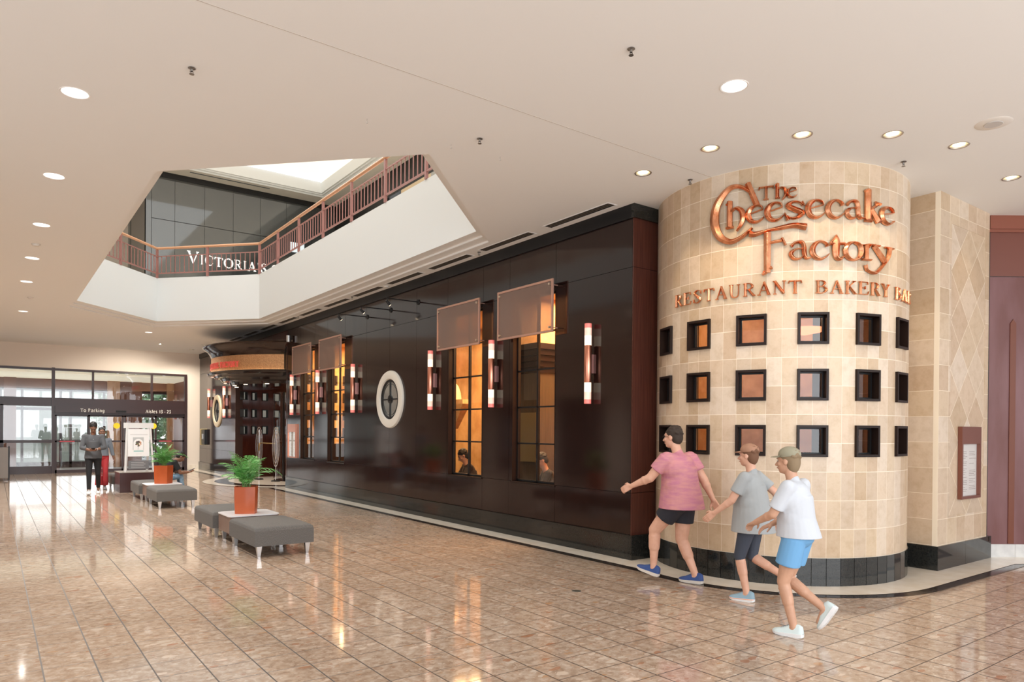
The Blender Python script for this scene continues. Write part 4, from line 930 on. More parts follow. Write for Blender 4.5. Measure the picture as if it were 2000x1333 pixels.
for (x, y), lab in zip(BIG, big_lab): downlight(x, y, .105, lab, 'ribbed ceiling downlights', 8, ((x, y, 0), 100 if y < 8 else (200 if y < 16 else 620), 150, (1, .95, .89)))
sm_lab = ['adjustable downlight above the middle of the tower sign', 'brightest adjustable downlight, above the right part of the sign', 'adjustable downlight left of the tower, above its script sign', 'adjustable downlight nearest the corner of the dark wall', 'adjustable downlight between the round speaker and the tower', 'adjustable downlight above the diamond-tiled pier', 'far downlight nearest the canopy', 'middle far downlight before the white wall', 'farthest downlight by the white wall corner', 'far downlight over the parking doors']
tg = [((7.3, 4.0, 3.2), 70), ((8.0, 3.8, 3.0), 70), ((6.75, 4.8, 3.0), 90), ((6.7, 5.2, 2.2), 70), ((8.6, 3.9, 2.6), 40), ((10.1, 3.8, 3.3), 28), ((6.3, 25.6, 0), 300), ((6.3, 27.2, 0), 300), ((6.1, 29.6, 1.5), 300), ((4.0, 29.8, 1), 700)]
for (x, y), lab, (g, p) in zip(SMALL, sm_lab, tg): downlight(x, y, .082, lab, 'adjustable ceiling downlights', 8, (g, p*.55, 120 if y > 20 else 62 if x < 9 else 40, (1, .80, .56) if y < 20 else (1, .9, .76)), 'eyeball')
t = empty('ceiling_speaker', (7.62, 2.68, H), 0, 'white round speaker grille in the ceiling at the upper right', 'speaker')
mb = MB(); mb.lathe([(.001, -.012), (.075, -.012), (.075, -.008), (.14, -.006), (.155, 0)], seg=40); mb.build('rim', mat('white_grille', (.80, .77, .72), .5), t, True)
mb = MB(); mb.lathe([(.001, -.014), (.075, -.0135), (.078, -.010)], seg=36); mb.build('grille', mat('grey_grille', (.58, .56, .54), .6), t, True)
def sprinkler(x, y, label):
    t = empty('sprinkler', (x, y, H), 0, label, 'sprinkler', 'pendent sprinkler heads'); m = mat('sprinkler_metal', (.25, .23, .21), .35, .8)
    mb = MB(); mb.lathe([(.028, 0), (.03, -.004), (.012, -.012), (.010, -.03)], seg=14); mb.build('escutcheon', m, t, True)
    mb = MB(); mb.bar((-.014, 0, -.028), (-.010, 0, -.05), .004, .004); mb.bar((.014, 0, -.028), (.010, 0, -.05), .004, .004); mb.lathe([(.001, -.052), (.02, -.052), (.02, -.05), (.001, -.05)], seg=12); mb.build('deflector', m, t, True)
for x, y, lab in ((1.302, 6.205, 'sprinkler in front of the near left edge of the atrium opening'), (3.942, 3.834, 'largest sprinkler, nearest the viewer in the right-hand ceiling'), (6.546, 5.401, 'sprinkler beside the tower top, left of the sign'), (7.932, 3.64, 'sprinkler above the right side of the tower'),
    (6.465, 9.709, 'sprinkler between the two nearest slot vents'), (6.429, 14.739, 'sprinkler along the vents, above the far windows'), (6.458, 18.251, 'farthest sprinkler along the slot vents'), (3.948, 5.933, 'dark sprinkler in the ceiling in front of the atrium opening')): sprinkler(x, y, lab)
for x, y, lab in ((.552, 13.708, 'nearer small white emergency sensor in the left ceiling row'), (.686, 19.422, 'farther small white emergency sensor in the left ceiling row'), (6.50, 13.193, 'small white round smoke detector among the slot vents')):
    t = empty('smoke_detector', (x, y, H), 0, lab, 'detector'); mb = MB(); mb.lathe([(.001, -.035), (.04, -.03), (.055, -.012), (.055, 0)], seg=20); mb.build('cover', mat('offwhite_plastic', (.72, .69, .64), .5), t, True)
    mb = MB(); mb.lathe([(.045, -.012), (.064, -.01), (.066, 0)], seg=20); mb.build('base_ring', mat('offwhite_base', (.62, .59, .54), .5), t, True)
for x, y, lab in ((2.846, 6.203, 'small ceiling hook left of the other hook, before the atrium opening'), (3.792, 6.23, 'small ceiling hook near the centre before the atrium opening'), (4.382, 6.186, 'rightmost small ceiling hook before the atrium opening')):
    mb = MB(); mb.tube(catmull([(0, 0, 0), (0, 0, -.02), (.008, 0, -.034), (0, 0, -.045), (-.008, 0, -.036)], 4), .0025, 6)
    o = mb.build('ceiling_hook', mat('hook_metal', (.4, .37, .33), .4, .7), None, True); o.location = (x, y, H); tag(o, lab, 'hook')
def slot_vent(y0):
    t = empty('ceiling_vent', (6.45, y0, H), 0, 'dark linear slot vent in the ceiling strip along the dark wall', 'vent', 'slot vents along the dark wall')
    mb = MB(); mb.box((-.085, 0, -.004), (-.065, 1.3, .0)); mb.box((.065, 0, -.004), (.085, 1.3, 0)); mb.box((-.085, -.02, -.004), (.085, 0, 0)); mb.box((-.085, 1.3, -.004), (.085, 1.32, 0)); mb.build('frame', M['ceiling'], t)
    mb = MB(); mb.box((-.065, 0, -.002), (.065, 1.3, -.0005)); mb.build('slot', M['seam'], t)
    mb = MB()
    for x in (-.03, .012): mb.box((x, 0, -.005), (x+.012, 1.3, -.002))
    mb.build('blade', mat('vent_blade', (.16, .13, .10), .5), t); return t
ords = ['slot vent nearest the tower', 'second slot vent from the tower', 'third slot vent from the tower', 'fourth slot vent from the tower', 'fifth slot vent from the tower', 'sixth slot vent from the tower', 'seventh slot vent from the tower', 'eighth slot vent from the tower', 'slot vent just before the canopy', 'slot vent above the canopy', 'slot vent past the canopy', 'farthest slot vent from the tower']
v0 = None
for k in range(12):
    y = 6.60+1.683*k
    if v0 is None: v0 = slot_vent(y); o = v0
    else: o = copy_tree(v0); o.location.y = y
    o['label'] = 'dark '+ords[k]+' along the ceiling strip'
mb = MB(); mb.lathe([(.001, .003), (.045, .003), (.05, 0)], seg=20); o = mb.build('floor_drain', mat('drain_metal', (.12, .12, .10), .4, .6)); o.location = (4.92, 5.51, 0); tag(o, 'small round dark metal floor plate in the tiled floor', 'floor plate')

# ------------------------------------------------------------------ far wall with the doors to the parking
YV = 30.1
mb = MB(); mb.box((-6, YV, 3.76), (6.8, YV+.2, H)); mb.box((6.17, YV, .13), (6.8, YV+.2, 3.76)); mb.box((-6, YV, 0), (-1.6, YV+.2, 3.76)); struct(mb.build('wall_back', M['beige']))
mb = MB()
for a, b in ((6.17, 6.35), (6.353, 6.53), (6.533, 6.7)): mb.box((a, YV-.02, 0), (b, YV+.1, .19))
struct(mb.build('baseboard_back', M['cream_stone']))
t = empty('window_%d' % (WN[0]+1), (1.75, YV, 2.4), kind='structure'); WN[0] += 1
def vb(mb, x0, x1, z0, z1_, y0=-.02, y1=.08, mi=0): mb.box((x0-1.75, y0, z0-2.4), (x1-1.75, y1, z1_-2.4), mi)
mb = MB()
vb(mb, -1.7, 6.2, 3.70, 3.78); vb(mb, -1.7, 6.2, 2.41, 2.72)
for x in (-1.2, 1.75, 2.98, 4.94, 6.155): vb(mb, x-.035, x+.035, 2.7, 3.72)
vb(mb, 1.70, 1.80, 0, 3.80, -.05, .1); vb(mb, 6.10, 6.20, 0, 3.72, -.05, .1); vb(mb, -.05, -.0, 0, 2.45) 
vb(mb, -1.7, 1.75, 0, .27); vb(mb, -1.7, 1.75, 1.10, 1.20)
for x in (.20, ): vb(mb, x, x+.10, .2, 2.45)
for x in (-1.2,): vb(mb, x, x+.1, .2, 2.45)
mb.build('window_frame', M['burgundy'], t)
mb = MB(); vb(mb, -1.7, 6.15, 2.7, 3.72, .03, .034); vb(mb, -1.7, 1.72, .27, 2.42, .03, .034); mb.build('pane', M['glass'], t)
t = empty('door_1', (3.95, YV, 0), kind='structure'); mb = MB()
def db(mb, x0, x1, z0, z1_, y0=-.02, y1=.06, mi=0): mb.box((x0-3.95, y0, z0), (x1-3.95, y1, z1_), mi)
db(mb, 1.80, 6.10, 2.20, 2.42, -.12, .06); db(mb, 1.80, 6.10, 2.10, 2.20, -.02, .06)
mb.build('door_header', M['burgundy'], t)
for k, (a, b, y) in enumerate(((1.80, 2.86, .05), (2.83, 3.98, 0), (4.00, 5.10, 0), (5.06, 6.10, .05))):
    mb = MB(); f = .06
    db(mb, a, a+f, 0, 2.12, y-.02, y+.02); db(mb, b-f, b, 0, 2.12, y-.02, y+.02); db(mb, a, b, 2.06, 2.12, y-.02, y+.02); db(mb, a, b, 0, .12, y-.02, y+.02); db(mb, a, b, 1.12, 1.18, y-.02, y+.02)
    lf = mb.build('door_leaf', M['burgundy'], t)
    mb = MB(); db(mb, a+f, b-f, .12, 2.06, y-.002, y+.002); mb.build('door_glass', M['glass'], lf)
    mb = MB(); db(mb, a+.15, b-.45, 1.13, 1.165, y-.024, y-.02); mb.build('red_sticker', mat('red_sticker', (.55, .08, .10), .4), lf)
    if k in (1, 2):
        x = 3.75 if k == 1 else 5.0
        mb = MB(); mb.lathe([(.001, -.028), (.11, -.028), (.11, -.024)], (0, 0, 0), 24, axis='x')
        mb.v = [(x-3.95+v[1], y+v[0], 1.73+v[2]) for v in mb.v]; mb.build('yellow_sticker', mat('yellow_sticker', (.90, .70, .02), .4), lf)
mb = MB(); db(mb, 3.72, 4.05, 2.24, 2.30, -.16, -.12); mb.build('door_sensor', M['black'], t)
hm = lambda s, z, d: (s, YV-.12-d, z)
t = empty('door_sign', (4.0, YV-.12, 2.25), 0, 'white direction lettering on the dark header of the parking doors', 'sign')
it = []
def sans(txt, x, h_, z):
    for c, w_ in txt: 
        if c: it.append((c, (x, x+w_*h_, z, z+h_)))
        x += (w_+.16)*h_
sans((('T', .62), ('o_', .58), ('', .25), ('P', .55), ('a_', .52), ('r_', .35), ('k_', .5), ('i_', .18), ('n_', .52), ('g_', .52)), 2.58, .125, 2.23)
sans((('A', .7), ('i_', .18), ('s_', .4), ('l_', .18), ('e_', .52), ('s_', .4), ('', .25), ('1', .35), ('3', .45), ('', .1), ('-', .35), ('', .1), ('2', .5), ('3', .45)), 4.71, .125, 2.23)
add_glyphs(t, it, hm, .006, mat('white_vinyl', (.85, .85, .82), .4), 1.0, False)
# vestibule and the outside beyond it
YO = 34.2
mb = MB(); mb.box((-6, YV+.2, -.1), (12.6, YO, 0)); struct(mb.build('floor_vestibule', mat('grey_entrance_mat', (.30, .31, .33), .9)))
mb = MB(); mb.box((-6, YV+.2, 3.62), (12.6, YO+.2, 3.7)); struct(mb.build('ceiling_vestibule', mat('vestibule_ceiling', (.86, .80, .62), .7, emit=(1, .93, .72), es=.40)))
t = empty('window_%d' % (WN[0]+1), (2, YO, 0), kind='structure'); WN[0] += 1
mb = MB()
for x in (-3.4, -2.2, -1.0, .2, .9, 2.2, 2.55, 3.75, 5.6, 6.3, 7.4, 8.6): mb.box((x-2, 0, 0), (x-2+.09, .1, 3.2))
for z in (.0, 1.05, 2.35, 3.13): mb.box((-5.4, 0, z), (7, .1, z+(.24 if z == 0 else .1)))
mb.build('window_frame', M['burgundy'], t)
mb = MB(); mb.box((-5.4, .04, 0), (7, .045, 3.2)); mb.build('pane', M['glass'], t)
mb = MB(); mb.box((3.9, YO-.3, 0), (4.35, YO+.1, 3.62), 0); mb.box((4.35, YO-.2, 0), (5.2, YO+.05, 3.62), 1); mb.box((-6, YO, 3.2), (12.6, YO+.1, 3.62), 1); mb.box((.35, YO-.25, 0), (.75, YO+.1, 3.62), 1); mb.box((6.45, YV+.2, 0), (6.6, YO, 3.62), 1); mb.box((6.2, YO-.3, 0), (6.6, YO, 3.62), 0)
struct(mb.build('wall_vestibule', [mat('tan_column', (.50, .29, .17), .5), mat('brown_column', (.20, .085, .06), .5)]))
mb = MB(); mb.box((-8, YO+.2, -.12), (16, 48, -.02)); struct(mb.build('ground_outside', mat('driveway', (.33, .35, .36), .9)))
mb = MB(); mb.box((-8, 38.5, 0), (3.6, 38.9, 7.5)); mb.box((-8, 38.4, 1.0), (3.6, 38.5, 1.06), 1)
tag(mb.build('parking_structure', [mat('pale_green_concrete', (.40, .475, .44), .8), mat('pale_line', (.32, .37, .35), .8)]), 'pale green outer wall seen through the parking doors', 'building')
def shrub(x, y, s, label):
    t = empty('tree', (x, y, 0), 0, label, 'tree', 'trees outside the parking doors'); rnd = random.Random(int(x*10)); mb = MB()
    for k in range(1500):
        a, b, r = rnd.uniform(0, 2*pi), rnd.uniform(-1, 1), s*rnd.uniform(.5, 1)
        c = Vector((r*cos(a)*sqrt(1-b*b), r*.6*sin(a)*sqrt(1-b*b), 2.0+1.7*b*rnd.uniform(.6, 1))); e1 = Vector((rnd.uniform(-1, 1), rnd.uniform(-1, 1), rnd.uniform(-1, 1))).normalized()*.10; e2 = e1.orthogonal().normalized()*.06
        mb.add([c-e1, c+e2, c+e1, c-e2], [(0, 1, 2, 3)])
    mb.build('foliage', mat('outdoor_leaves', (.16, .33, .16), .6, noise=((4, 4, 4), (.36, .50, .36), 2)), t)
    mb = MB(); mb.tube([(0, 0, 0), (0, 0, 2.4)], [.09, .05], 8); mb.build('trunk', mat('bark', (.16, .11, .08), .9), t)
for x, y, s, lab in ((4.9, 37.2, 1.25, 'leafy tree outside, left of the tan column'), (7.9, 38.0, 1.4, 'leafy tree outside beyond the right door leaves'), (11.4, 40.0, 1.7, 'leafy tree outside at the far right of the doors')): shrub(x, y, s, lab)
t = empty('hedge', (8, 44, 0), 0, 'tall green hedge far outside the parking doors', 'hedge'); rnd = random.Random(31); mb = MB()
for k in range(5200):
    c = Vector((rnd.uniform(-4.5, 9), rnd.uniform(-.5, .5), rnd.uniform(0, 7.0))); e1 = Vector((rnd.uniform(-1, 1), rnd.uniform(-1, 1), rnd.uniform(-1, 1))).normalized()*.24; e2 = e1.orthogonal().normalized()*.17
    mb.add([c-e1, c+e2, c+e1, c-e2], [(0, 1, 2, 3)])
mb.build('foliage', mat('outdoor_leaves'), t)
# left side of the hall (outside the frame, seen only in reflections)
mb = MB(); mb.box((-4.2, 9.0, 0), (-4.0, 30.1, H), 0)
for k in range(5): mb.box((-4.0, 10.0+4*k, 0), (-3.98, 12.6+4*k, 2.9), 1)
struct(mb.build('wall_left', [M['beige'], M['dglass']]))
t = empty('directory_kiosk', (.28, 27.0, 0), 0, 'grey cabinet edge at the left frame border before the doors', 'cabinet'); mb = MB(); mb.box((-.9, -.2, .08), (.11, .2, 1.02)); mb.build('cabinet_body', mat('grey_brown_cabinet', (.20, .18, .165), .5), t)
mb = MB(); mb.box((.11, -.2, .0), (.15, .2, 1.06)); mb.box((-.9, -.2, 0), (-.86, .2, 1.06)); mb.build('end_panel', M['black'], t)

# ------------------------------------------------------------------ seating islands
def rounded_cushion(mb, x0, x1, y0, y1, z0, z1_, crown=.03, r=.045):
    nx, ny = 20, 20; top = []
    def hgt(u, v):
        eu = min(u, 1-u)*(x1-x0); ev = min(v, 1-v)*(y1-y0); e = min(eu, ev)
        k = min(1, e/r); edge = r*(1-sqrt(max(0, 1-(1-k)**2)))
        return z1_-edge+crown*(sin(pi*u)*sin(pi*v))**.5
    def inset(p, e): return p
    us = sorted(set([i/nx for i in range(nx+1)]+[.01, .025, .045, .99, .975, .955])); vs_ = us; W_ = len(us)
    vs = [(x0+(x1-x0)*u, y0+(y1-y0)*v, hgt(u, v)) for v in vs_ for u in us]
    fs = [(j*W_+i, j*W_+i+1, (j+1)*W_+i+1, (j+1)*W_+i) for j in range(len(vs_)-1) for i in range(W_-1)]
    mb.add(vs, fs)
    rim = [(i) for i in range(W_)]+[j*W_+W_-1 for j in range(1, W_)]+[(W_-1)*W_+i for i in range(W_-2, -1, -1)]+[j*W_ for j in range(W_-2, 0, -1)]
    n = len(rim); o = len(mb.v)
    ring_ = [vs[i] for i in rim]; mb.add(ring_+[(x, y, z0) for x, y, z in ring_], [(i, (i+1) % n, n+(i+1) % n, n+i) for i in range(n)]+[tuple(n+i for i in range(n))])
def bench_legs(t, x0, x1, y0, y1, zt, rl=.055):
    for sx, x in ((1, x0+.07), (-1, x1-.07)):
        for sy, y in ((1, y0+.07), (-1, y1-.07)):
            mb = MB(); a, b = .034, .018
            mb.add([(x-a, y-a, zt), (x+a, y-a, zt), (x+a, y+a, zt), (x-a, y+a, zt), (x-b, y-b, .0), (x+b, y-b, .0), (x+b, y+b, .0), (x-b, y+b, .0)], [(0, 1, 2, 3), (7, 6, 5, 4), (0, 4, 5, 1), (1, 5, 6, 2), (2, 6, 7, 3), (3, 7, 4, 0)]); mb.build('leg', M['alu'], t)
def ottoman(x, y, wx, wy, label, group='grey upholstered ottomans'):
    t = empty('ottoman', (x, y, 0), 0, label, 'ottoman', group); mb = MB(); rounded_cushion(mb, 0, wx, 0, wy, .145, .385); c = mb.build('cushion', M['fabric'], t, True, 50)
    bench_legs(t, 0, wx, 0, wy, .146); return t
def side_table(x, y, wx, wy, label):
    t = empty('side_table', (x, y, 0), 0, label, 'table'); mb = MB(); rbox(mb, (0.02, 0.0, .145), (wx-.02, wy, .39), .02); mb.build('table_body', M['tablewood'], t)
    mb = MB(); rbox(mb, (0, -.02, .39), (wx, wy+.02, .405), .10, seg=8); mb.build('tabletop', M['tabletop'], t); bench_legs(t, 0.02, wx-.02, 0, wy, .146); return t
ottoman(2.72, 9.24, .78, 1.22, 'front grey ottoman of the nearest seating island')
side_table(2.74, 10.55, .74, .68, 'white-topped low table in the nearest seating island')
ottoman(2.70, 11.32, .78, 1.20, 'rear grey ottoman of the nearest seating island, behind the orange pot')
ottoman(2.72, 15.98, .78, 1.20, 'front grey ottoman of the middle seating island')
side_table(2.74, 17.27, .74, .68, 'white-topped low table in the middle seating island')
ottoman(2.70, 18.05, .78, 1.20, 'rear grey ottoman of the middle seating island, where a man sits')
ottoman(2.58, 21.5, .78, 1.0, 'far grey ottoman beyond the poster stand')
t = empty('display_plinth', (2.62, 20.42, 0), 0, 'dark maroon box plinth carrying the white poster stand', 'plinth'); mb = MB(); mb.box((0, 0, 0), (.92, .95, .50)); mb.build('plinth_body', M['plinth'], t)
mb = MB(); mb.box((-.01, -.01, .50), (.93, .96, .515)); mb.build('plinth_top', mat('grey_plinth_top', (.30, .27, .24), .3), t)

def planter(x, y, z, rz, w_, h_, label, seed, bulge=.03, n_fr=30, size=1.0):
    t = empty('potted_palm', (x, y, z), rz, label, 'potted plant', 'palms in orange square pots'); rnd = random.Random(seed)
    def sec(k, z_, hw):
        out = []
        for s in range(4):
            for i in range(8):
                u = -1+2*i/8; b = hw+bulge*(1-u*u)*k; p = (u*hw, -b)
                a = s*pi/2; out.append((p[0]*cos(a)-p[1]*sin(a), p[0]*sin(a)+p[1]*cos(a), z_))
        return out
    mb = MB(); hw = w_/2
    lv = [sec(1, 0, hw*.93), sec(1, h_*.5, hw*.98), sec(1, h_, hw), sec(1, h_, hw-.02), sec(1, h_-.05, hw-.022)]
    vs = [v for s in lv for v in s]; n = 32; fs = [(j*n+i, j*n+(i+1) % n, (j+1)*n+(i+1) % n, (j+1)*n+i) for j in range(4) for i in range(n)]+[tuple(range(n))]
    mb.add(vs, fs); mb.build('pot', M['pot'], t, True, 30)
    mb = MB(); mb.add(sec(1, h_-.045, hw-.021), [tuple(range(32))]); mb.build('soil', M['soil'], t)
    ml, ms = MB(), MB()
    for f in range(n_fr):
        az = rnd.uniform(0, 2*pi); tall = rnd.random(); Lf = size*(.22+.26*tall); lean = rnd.uniform(.15, 1.0)*(1.05-.35*tall); st = Vector((rnd.uniform(-.06, .06), rnd.uniform(-.06, .06), h_-.05))
        if f == 0: az, Lf, lean = radians(200)-rz, size*.56, .45
        if f == 1: az, Lf, lean = radians(-12)-rz, size*.52, 1.1
        d = Vector((cos(az), sin(az), 0)); P = []
        for i in range(13):
            s = i/12; a = lean*(.25+1.0*s*s); P.append(st+d*(Lf*s*sin(a)*1.05)+Vector((0, 0, Lf*1.15*s*cos(a*.85))))
        ms.tube(P, [.004*(1-s/16) for s in range(13)], 5)
        mi = 0 if rnd.random() < .7 else 1
        side = Vector((-d.y, d.x, 0))
        for i in range(4, 13):
            for rep in (0, .5):
                if i+rep > 12: continue
                j = min(i+1, 12); p = P[i].lerp(P[j], rep); tan = (P[j]-P[i-1]).normalized(); s = (i+rep)/12
                ll = size*(.13*sin(pi*min(1, (s-.2)/.85))+.035)
                for sg in (-1, 1):
                    q = (side*sg*.85+tan*.75+Vector((0, 0, -.12+rnd.uniform(-.15, .12)))).normalized(); wd = tan.cross(q).cross(q).normalized()*.0065*size
                    m_ = p+q*ll*.5+Vector((0, 0, -.002)); e = p+q*ll+Vector((0, 0, -ll*.22))
                    ml.add([p, m_+wd, e, m_-wd], [(0, 1, 2, 3)], mi)
    ml.build('foliage', [M['leaf'], M['leaf2']], t); ms.build('stems', mat('palm_stem', (.16, .30, .08), .6), t); return t
planter(3.07, 10.88, .405, radians(-22.7), .29, .40, 'palm in a glossy orange pot on the nearest low table', 5, .022, 34)
planter(3.14, 17.62, .405, radians(-35), .30, .41, 'palm in an orange square pot on the middle low table', 9, .006, 34)

# poster stand on the plinth
t = empty('poster_stand', (3.09, 20.72, .515), 0, 'white A-frame stand holding a flower poster on the dark plinth', 'poster stand')
mb = MB()
for s in (-1, 1):
    mb.bar((s*.33, -.12, 0), (s*.27, .0, 1.28), .075, .035); mb.bar((s*.25, .30, 0), (s*.25, .02, 1.25), .05, .03)
mb.build('stand_leg', mat('white_lacquer_frame', (.70, .70, .70), .4), t)
mb = MB(); mb.box((-.35, -.04, 1.14), (.35, .0, 1.28)); mb.build('top_rail', mat('white_lacquer_frame'), t)
mb = MB(); mb.box((-.27, -.05, .40), (.25, -.03, 1.12)); b0 = mb.build('poster', mat('poster_paper', (.80, .81, .82), .4), t)
mb = MB(); mb.box((-.14, -.053, .57), (.115, -.050, .90)); mb.build('picture_panel', mat('poster_grey', (.48, .50, .51), .5), b0)
mb = MB(); mb.prism([(-.012+.115*cos(a*pi/12), .745+.115*sin(a*pi/12)) for a in range(13)]+[(-.127, .57), (.103, .57)], 0, .002); mb.v = [(x, -.0535-z, y) for x, y, z in mb.v]; mb.build('arch_shape', mat('poster_white', (.82, .83, .84), .5), b0)
mb = MB(); rnd = random.Random(4)
cols_ = [mat('bouquet_dark', (.10, .07, .07), .6), mat('bouquet_peach', (.60, .30, .18), .6), mat('bouquet_green', (.08, .12, .07), .6)]
for k in range(34):
    a, r = rnd.uniform(0, 2*pi), .062*sqrt(rnd.random()); cx_, cz_ = -.012+r*cos(a), .735+r*sin(a); mb.add([(cx_+.018*cos(q*pi/4), -.057-k*.00005, cz_+.018*sin(q*pi/4)) for q in range(8)], [tuple(range(8))], rnd.randrange(3))
mb.bar((-.012, -.057, .69), (-.02, -.057, .58), .005, .004, 0); mb.build('bouquet_picture', cols_, b0)
mb = MB()
for k in range(17): mb.box((-.20+.024*k, -.0525, .965), (-.20+.024*k+.017, -.050, .98))
for k in range(7): mb.box((-.07+.02*k, -.0525, .46), (-.07+.02*k+.014, -.050, .466))
mb.build('poster_print', mat('poster_print_grey', (.45, .45, .46), .5), b0)
mb = MB(); mb.box((-.12, -.0525, .527), (.11, -.050, .55)); mb.build('teal_strip', mat('poster_teal', (.22, .50, .48), .5), b0)
mb = MB(); mb.box((-.24, -.04, .06), (.24, -.02, .29)); b1 = mb.build('lower_board', mat('grey_board', (.16, .16, .17), .4), t)
mb = MB()
for k in range(4): mb.box((-.18, -.043, .10+k*.045), (.16-.04*(k % 2), -.040, .112+k*.045))
mb.build('board_print', mat('board_print_light', (.42, .42, .43), .5), b1)
# low sign holder in front of the doors on the floor, at the left of the doors: not legible
# ------------------------------------------------------------------ people
def remesh(mb, name, mats, parent, voxel=.009, smooth=4, cut=None, colour_fn=None):
    """fuse overlapping closed pieces into one continuous skin"""
    me = bpy.data.meshes.new(name); me.from_pydata(mb.v, [], mb.f); tmp = bpy.data.objects.new(name, me); COL.objects.link(tmp)
    r = tmp.modifiers.new('r', 'REMESH'); r.mode = 'VOXEL'; r.voxel_size = voxel; r.use_smooth_shade = True
    if smooth:
        s = tmp.modifiers.new('s', 'SMOOTH'); s.factor = .5; s.iterations = smooth
    dg = bpy.context.evaluated_depsgraph_get(); dg.update(); ev = tmp.evaluated_get(dg); out = bpy.data.meshes.new_from_object(ev)
    bpy.data.objects.remove(tmp); bpy.data.meshes.remove(me)
    if cut:
        bm = bmesh.new(); bm.from_mesh(out)
        for co_, no in cut:
            g = bm.verts[:]+bm.edges[:]+bm.faces[:]; rr = bmesh.ops.bisect_plane(bm, geom=g, plane_co=co_, plane_no=no, clear_outer=True)
            ed = [e for e in rr['geom_cut'] if isinstance(e, bmesh.types.BMEdge)]
            if ed: bmesh.ops.edgenet_fill(bm, edges=ed)
        bm.to_mesh(out); bm.free()
    out.name = name; out.materials.clear()
    if not isinstance(mats, (list, tuple)): mats = [mats]
    for m in mats: out.materials.append(m)
    if colour_fn:
        for p in out.polygons: p.material_index = colour_fn(p.center)
    o = bpy.data.objects.new(name, out); COL.objects.link(o); o.parent = parent
    for p in out.polygons: p.use_smooth = True
    return o
def V3(*a): return Vector(a)
def ik(a, b, l1, l2, pole):
    """middle joint between a and b"""
    a, b = Vector(a), Vector(b); d = b-a; L_ = min(d.length, (l1+l2)*.999); dn = d.normalized(); b2 = a+dn*L_
    x = (l1*l1-l2*l2+L_*L_)/(2*L_); h_ = sqrt(max(l1*l1-x*x, 0)); p = Vector(pole); p = (p-dn*p.dot(dn)).normalized()
    return a+dn*x+p*h_, b2
def hand(mb, wrist, dirv, palm_n, side, s=1.0, curl=.5):
    """palm and five fingers. dirv: along the hand, palm_n: out of the palm, side: towards the thumb"""
    d = Vector(dirv).normalized(); n = Vector(palm_n); n = (n-d*n.dot(d)).normalized(); sd = d.cross(n); 
    if sd.dot(Vector(side)) < 0: sd = -sd
    w = Vector(wrist); s *= 1.0
    for k in range(4):
        off = (1.5-k)*.021*s
        base = w+d*.085*s+sd*off
        mb.capsule(w+d*.012*s+sd*off*.55, base, .017*s, .0125*s, 8)
        ln = (.040, .044, .041, .032)[k]*s; a = 0; p = base; dd = d
        for j, q in enumerate((1, .62, .5)):
            a += curl*(.55+.12*k) if j else curl*.35; dd = (d*cos(a)+n*sin(a)); e = p+dd*ln*q; mb.capsule(p, e, .0098*s-.0008*j, .0090*s-.0008*j, 8); p = e
    b = w+d*.022*s+sd*.024*s; t1 = b+(d*.55+sd*.75+n*.3).normalized()*.036*s; t2 = t1+(d*.9+sd*.25+n*.45).normalized()*.030*s; t3 = t2+(d*.9-sd*.1+n*.55).normalized()*.022*s
    mb.capsule(b, t1, .015*s, .012*s, 8); mb.capsule(t1, t2, .0115*s, .010*s, 8); mb.capsule(t2, t3, .010*s, .0085*s, 8)
def head(mb, c, f, up=(0, 0, 1), s=1.0):
    f = Vector(f).normalized(); u = Vector(up); u = (u-f*u.dot(f)).normalized(); r = f.cross(u); R = Matrix((r, f, u)).transposed(); c = Vector(c)
    def P(x, y, z): return c+R @ Vector((x*s, y*s, z*s))
    E = lambda p, q: mb.ellipsoid(P(*p), [k*s for k in q], 18, 12, R)
    E((0, -.008, .03), (.076, .096, .092)); E((0, .018, -.035), (.062, .072, .085)); E((0, .045, -.085), (.036, .040, .032)); E((0, .035, .028), (.062, .058, .05))
    mb.capsule(P(0, .088, .005), P(0, .112, -.034), .009*s, .0135*s, 8); E((0, .092, -.040), (.018, .014, .010))
    E((0, .086, -.066), (.024, .012, .009)); E((0, .082, .026), (.05, .014, .010))
    for q in (-1, 1):
        E((q*.076, -.005, -.005), (.009, .020, .031)); E((q*.034, .066, -.022), (.024, .022, .022))
    return P, R
SKINS = {}
def skin(name, c, c2): return mat(name, c, .5, noise=((14, 14, 14), c2, 2))
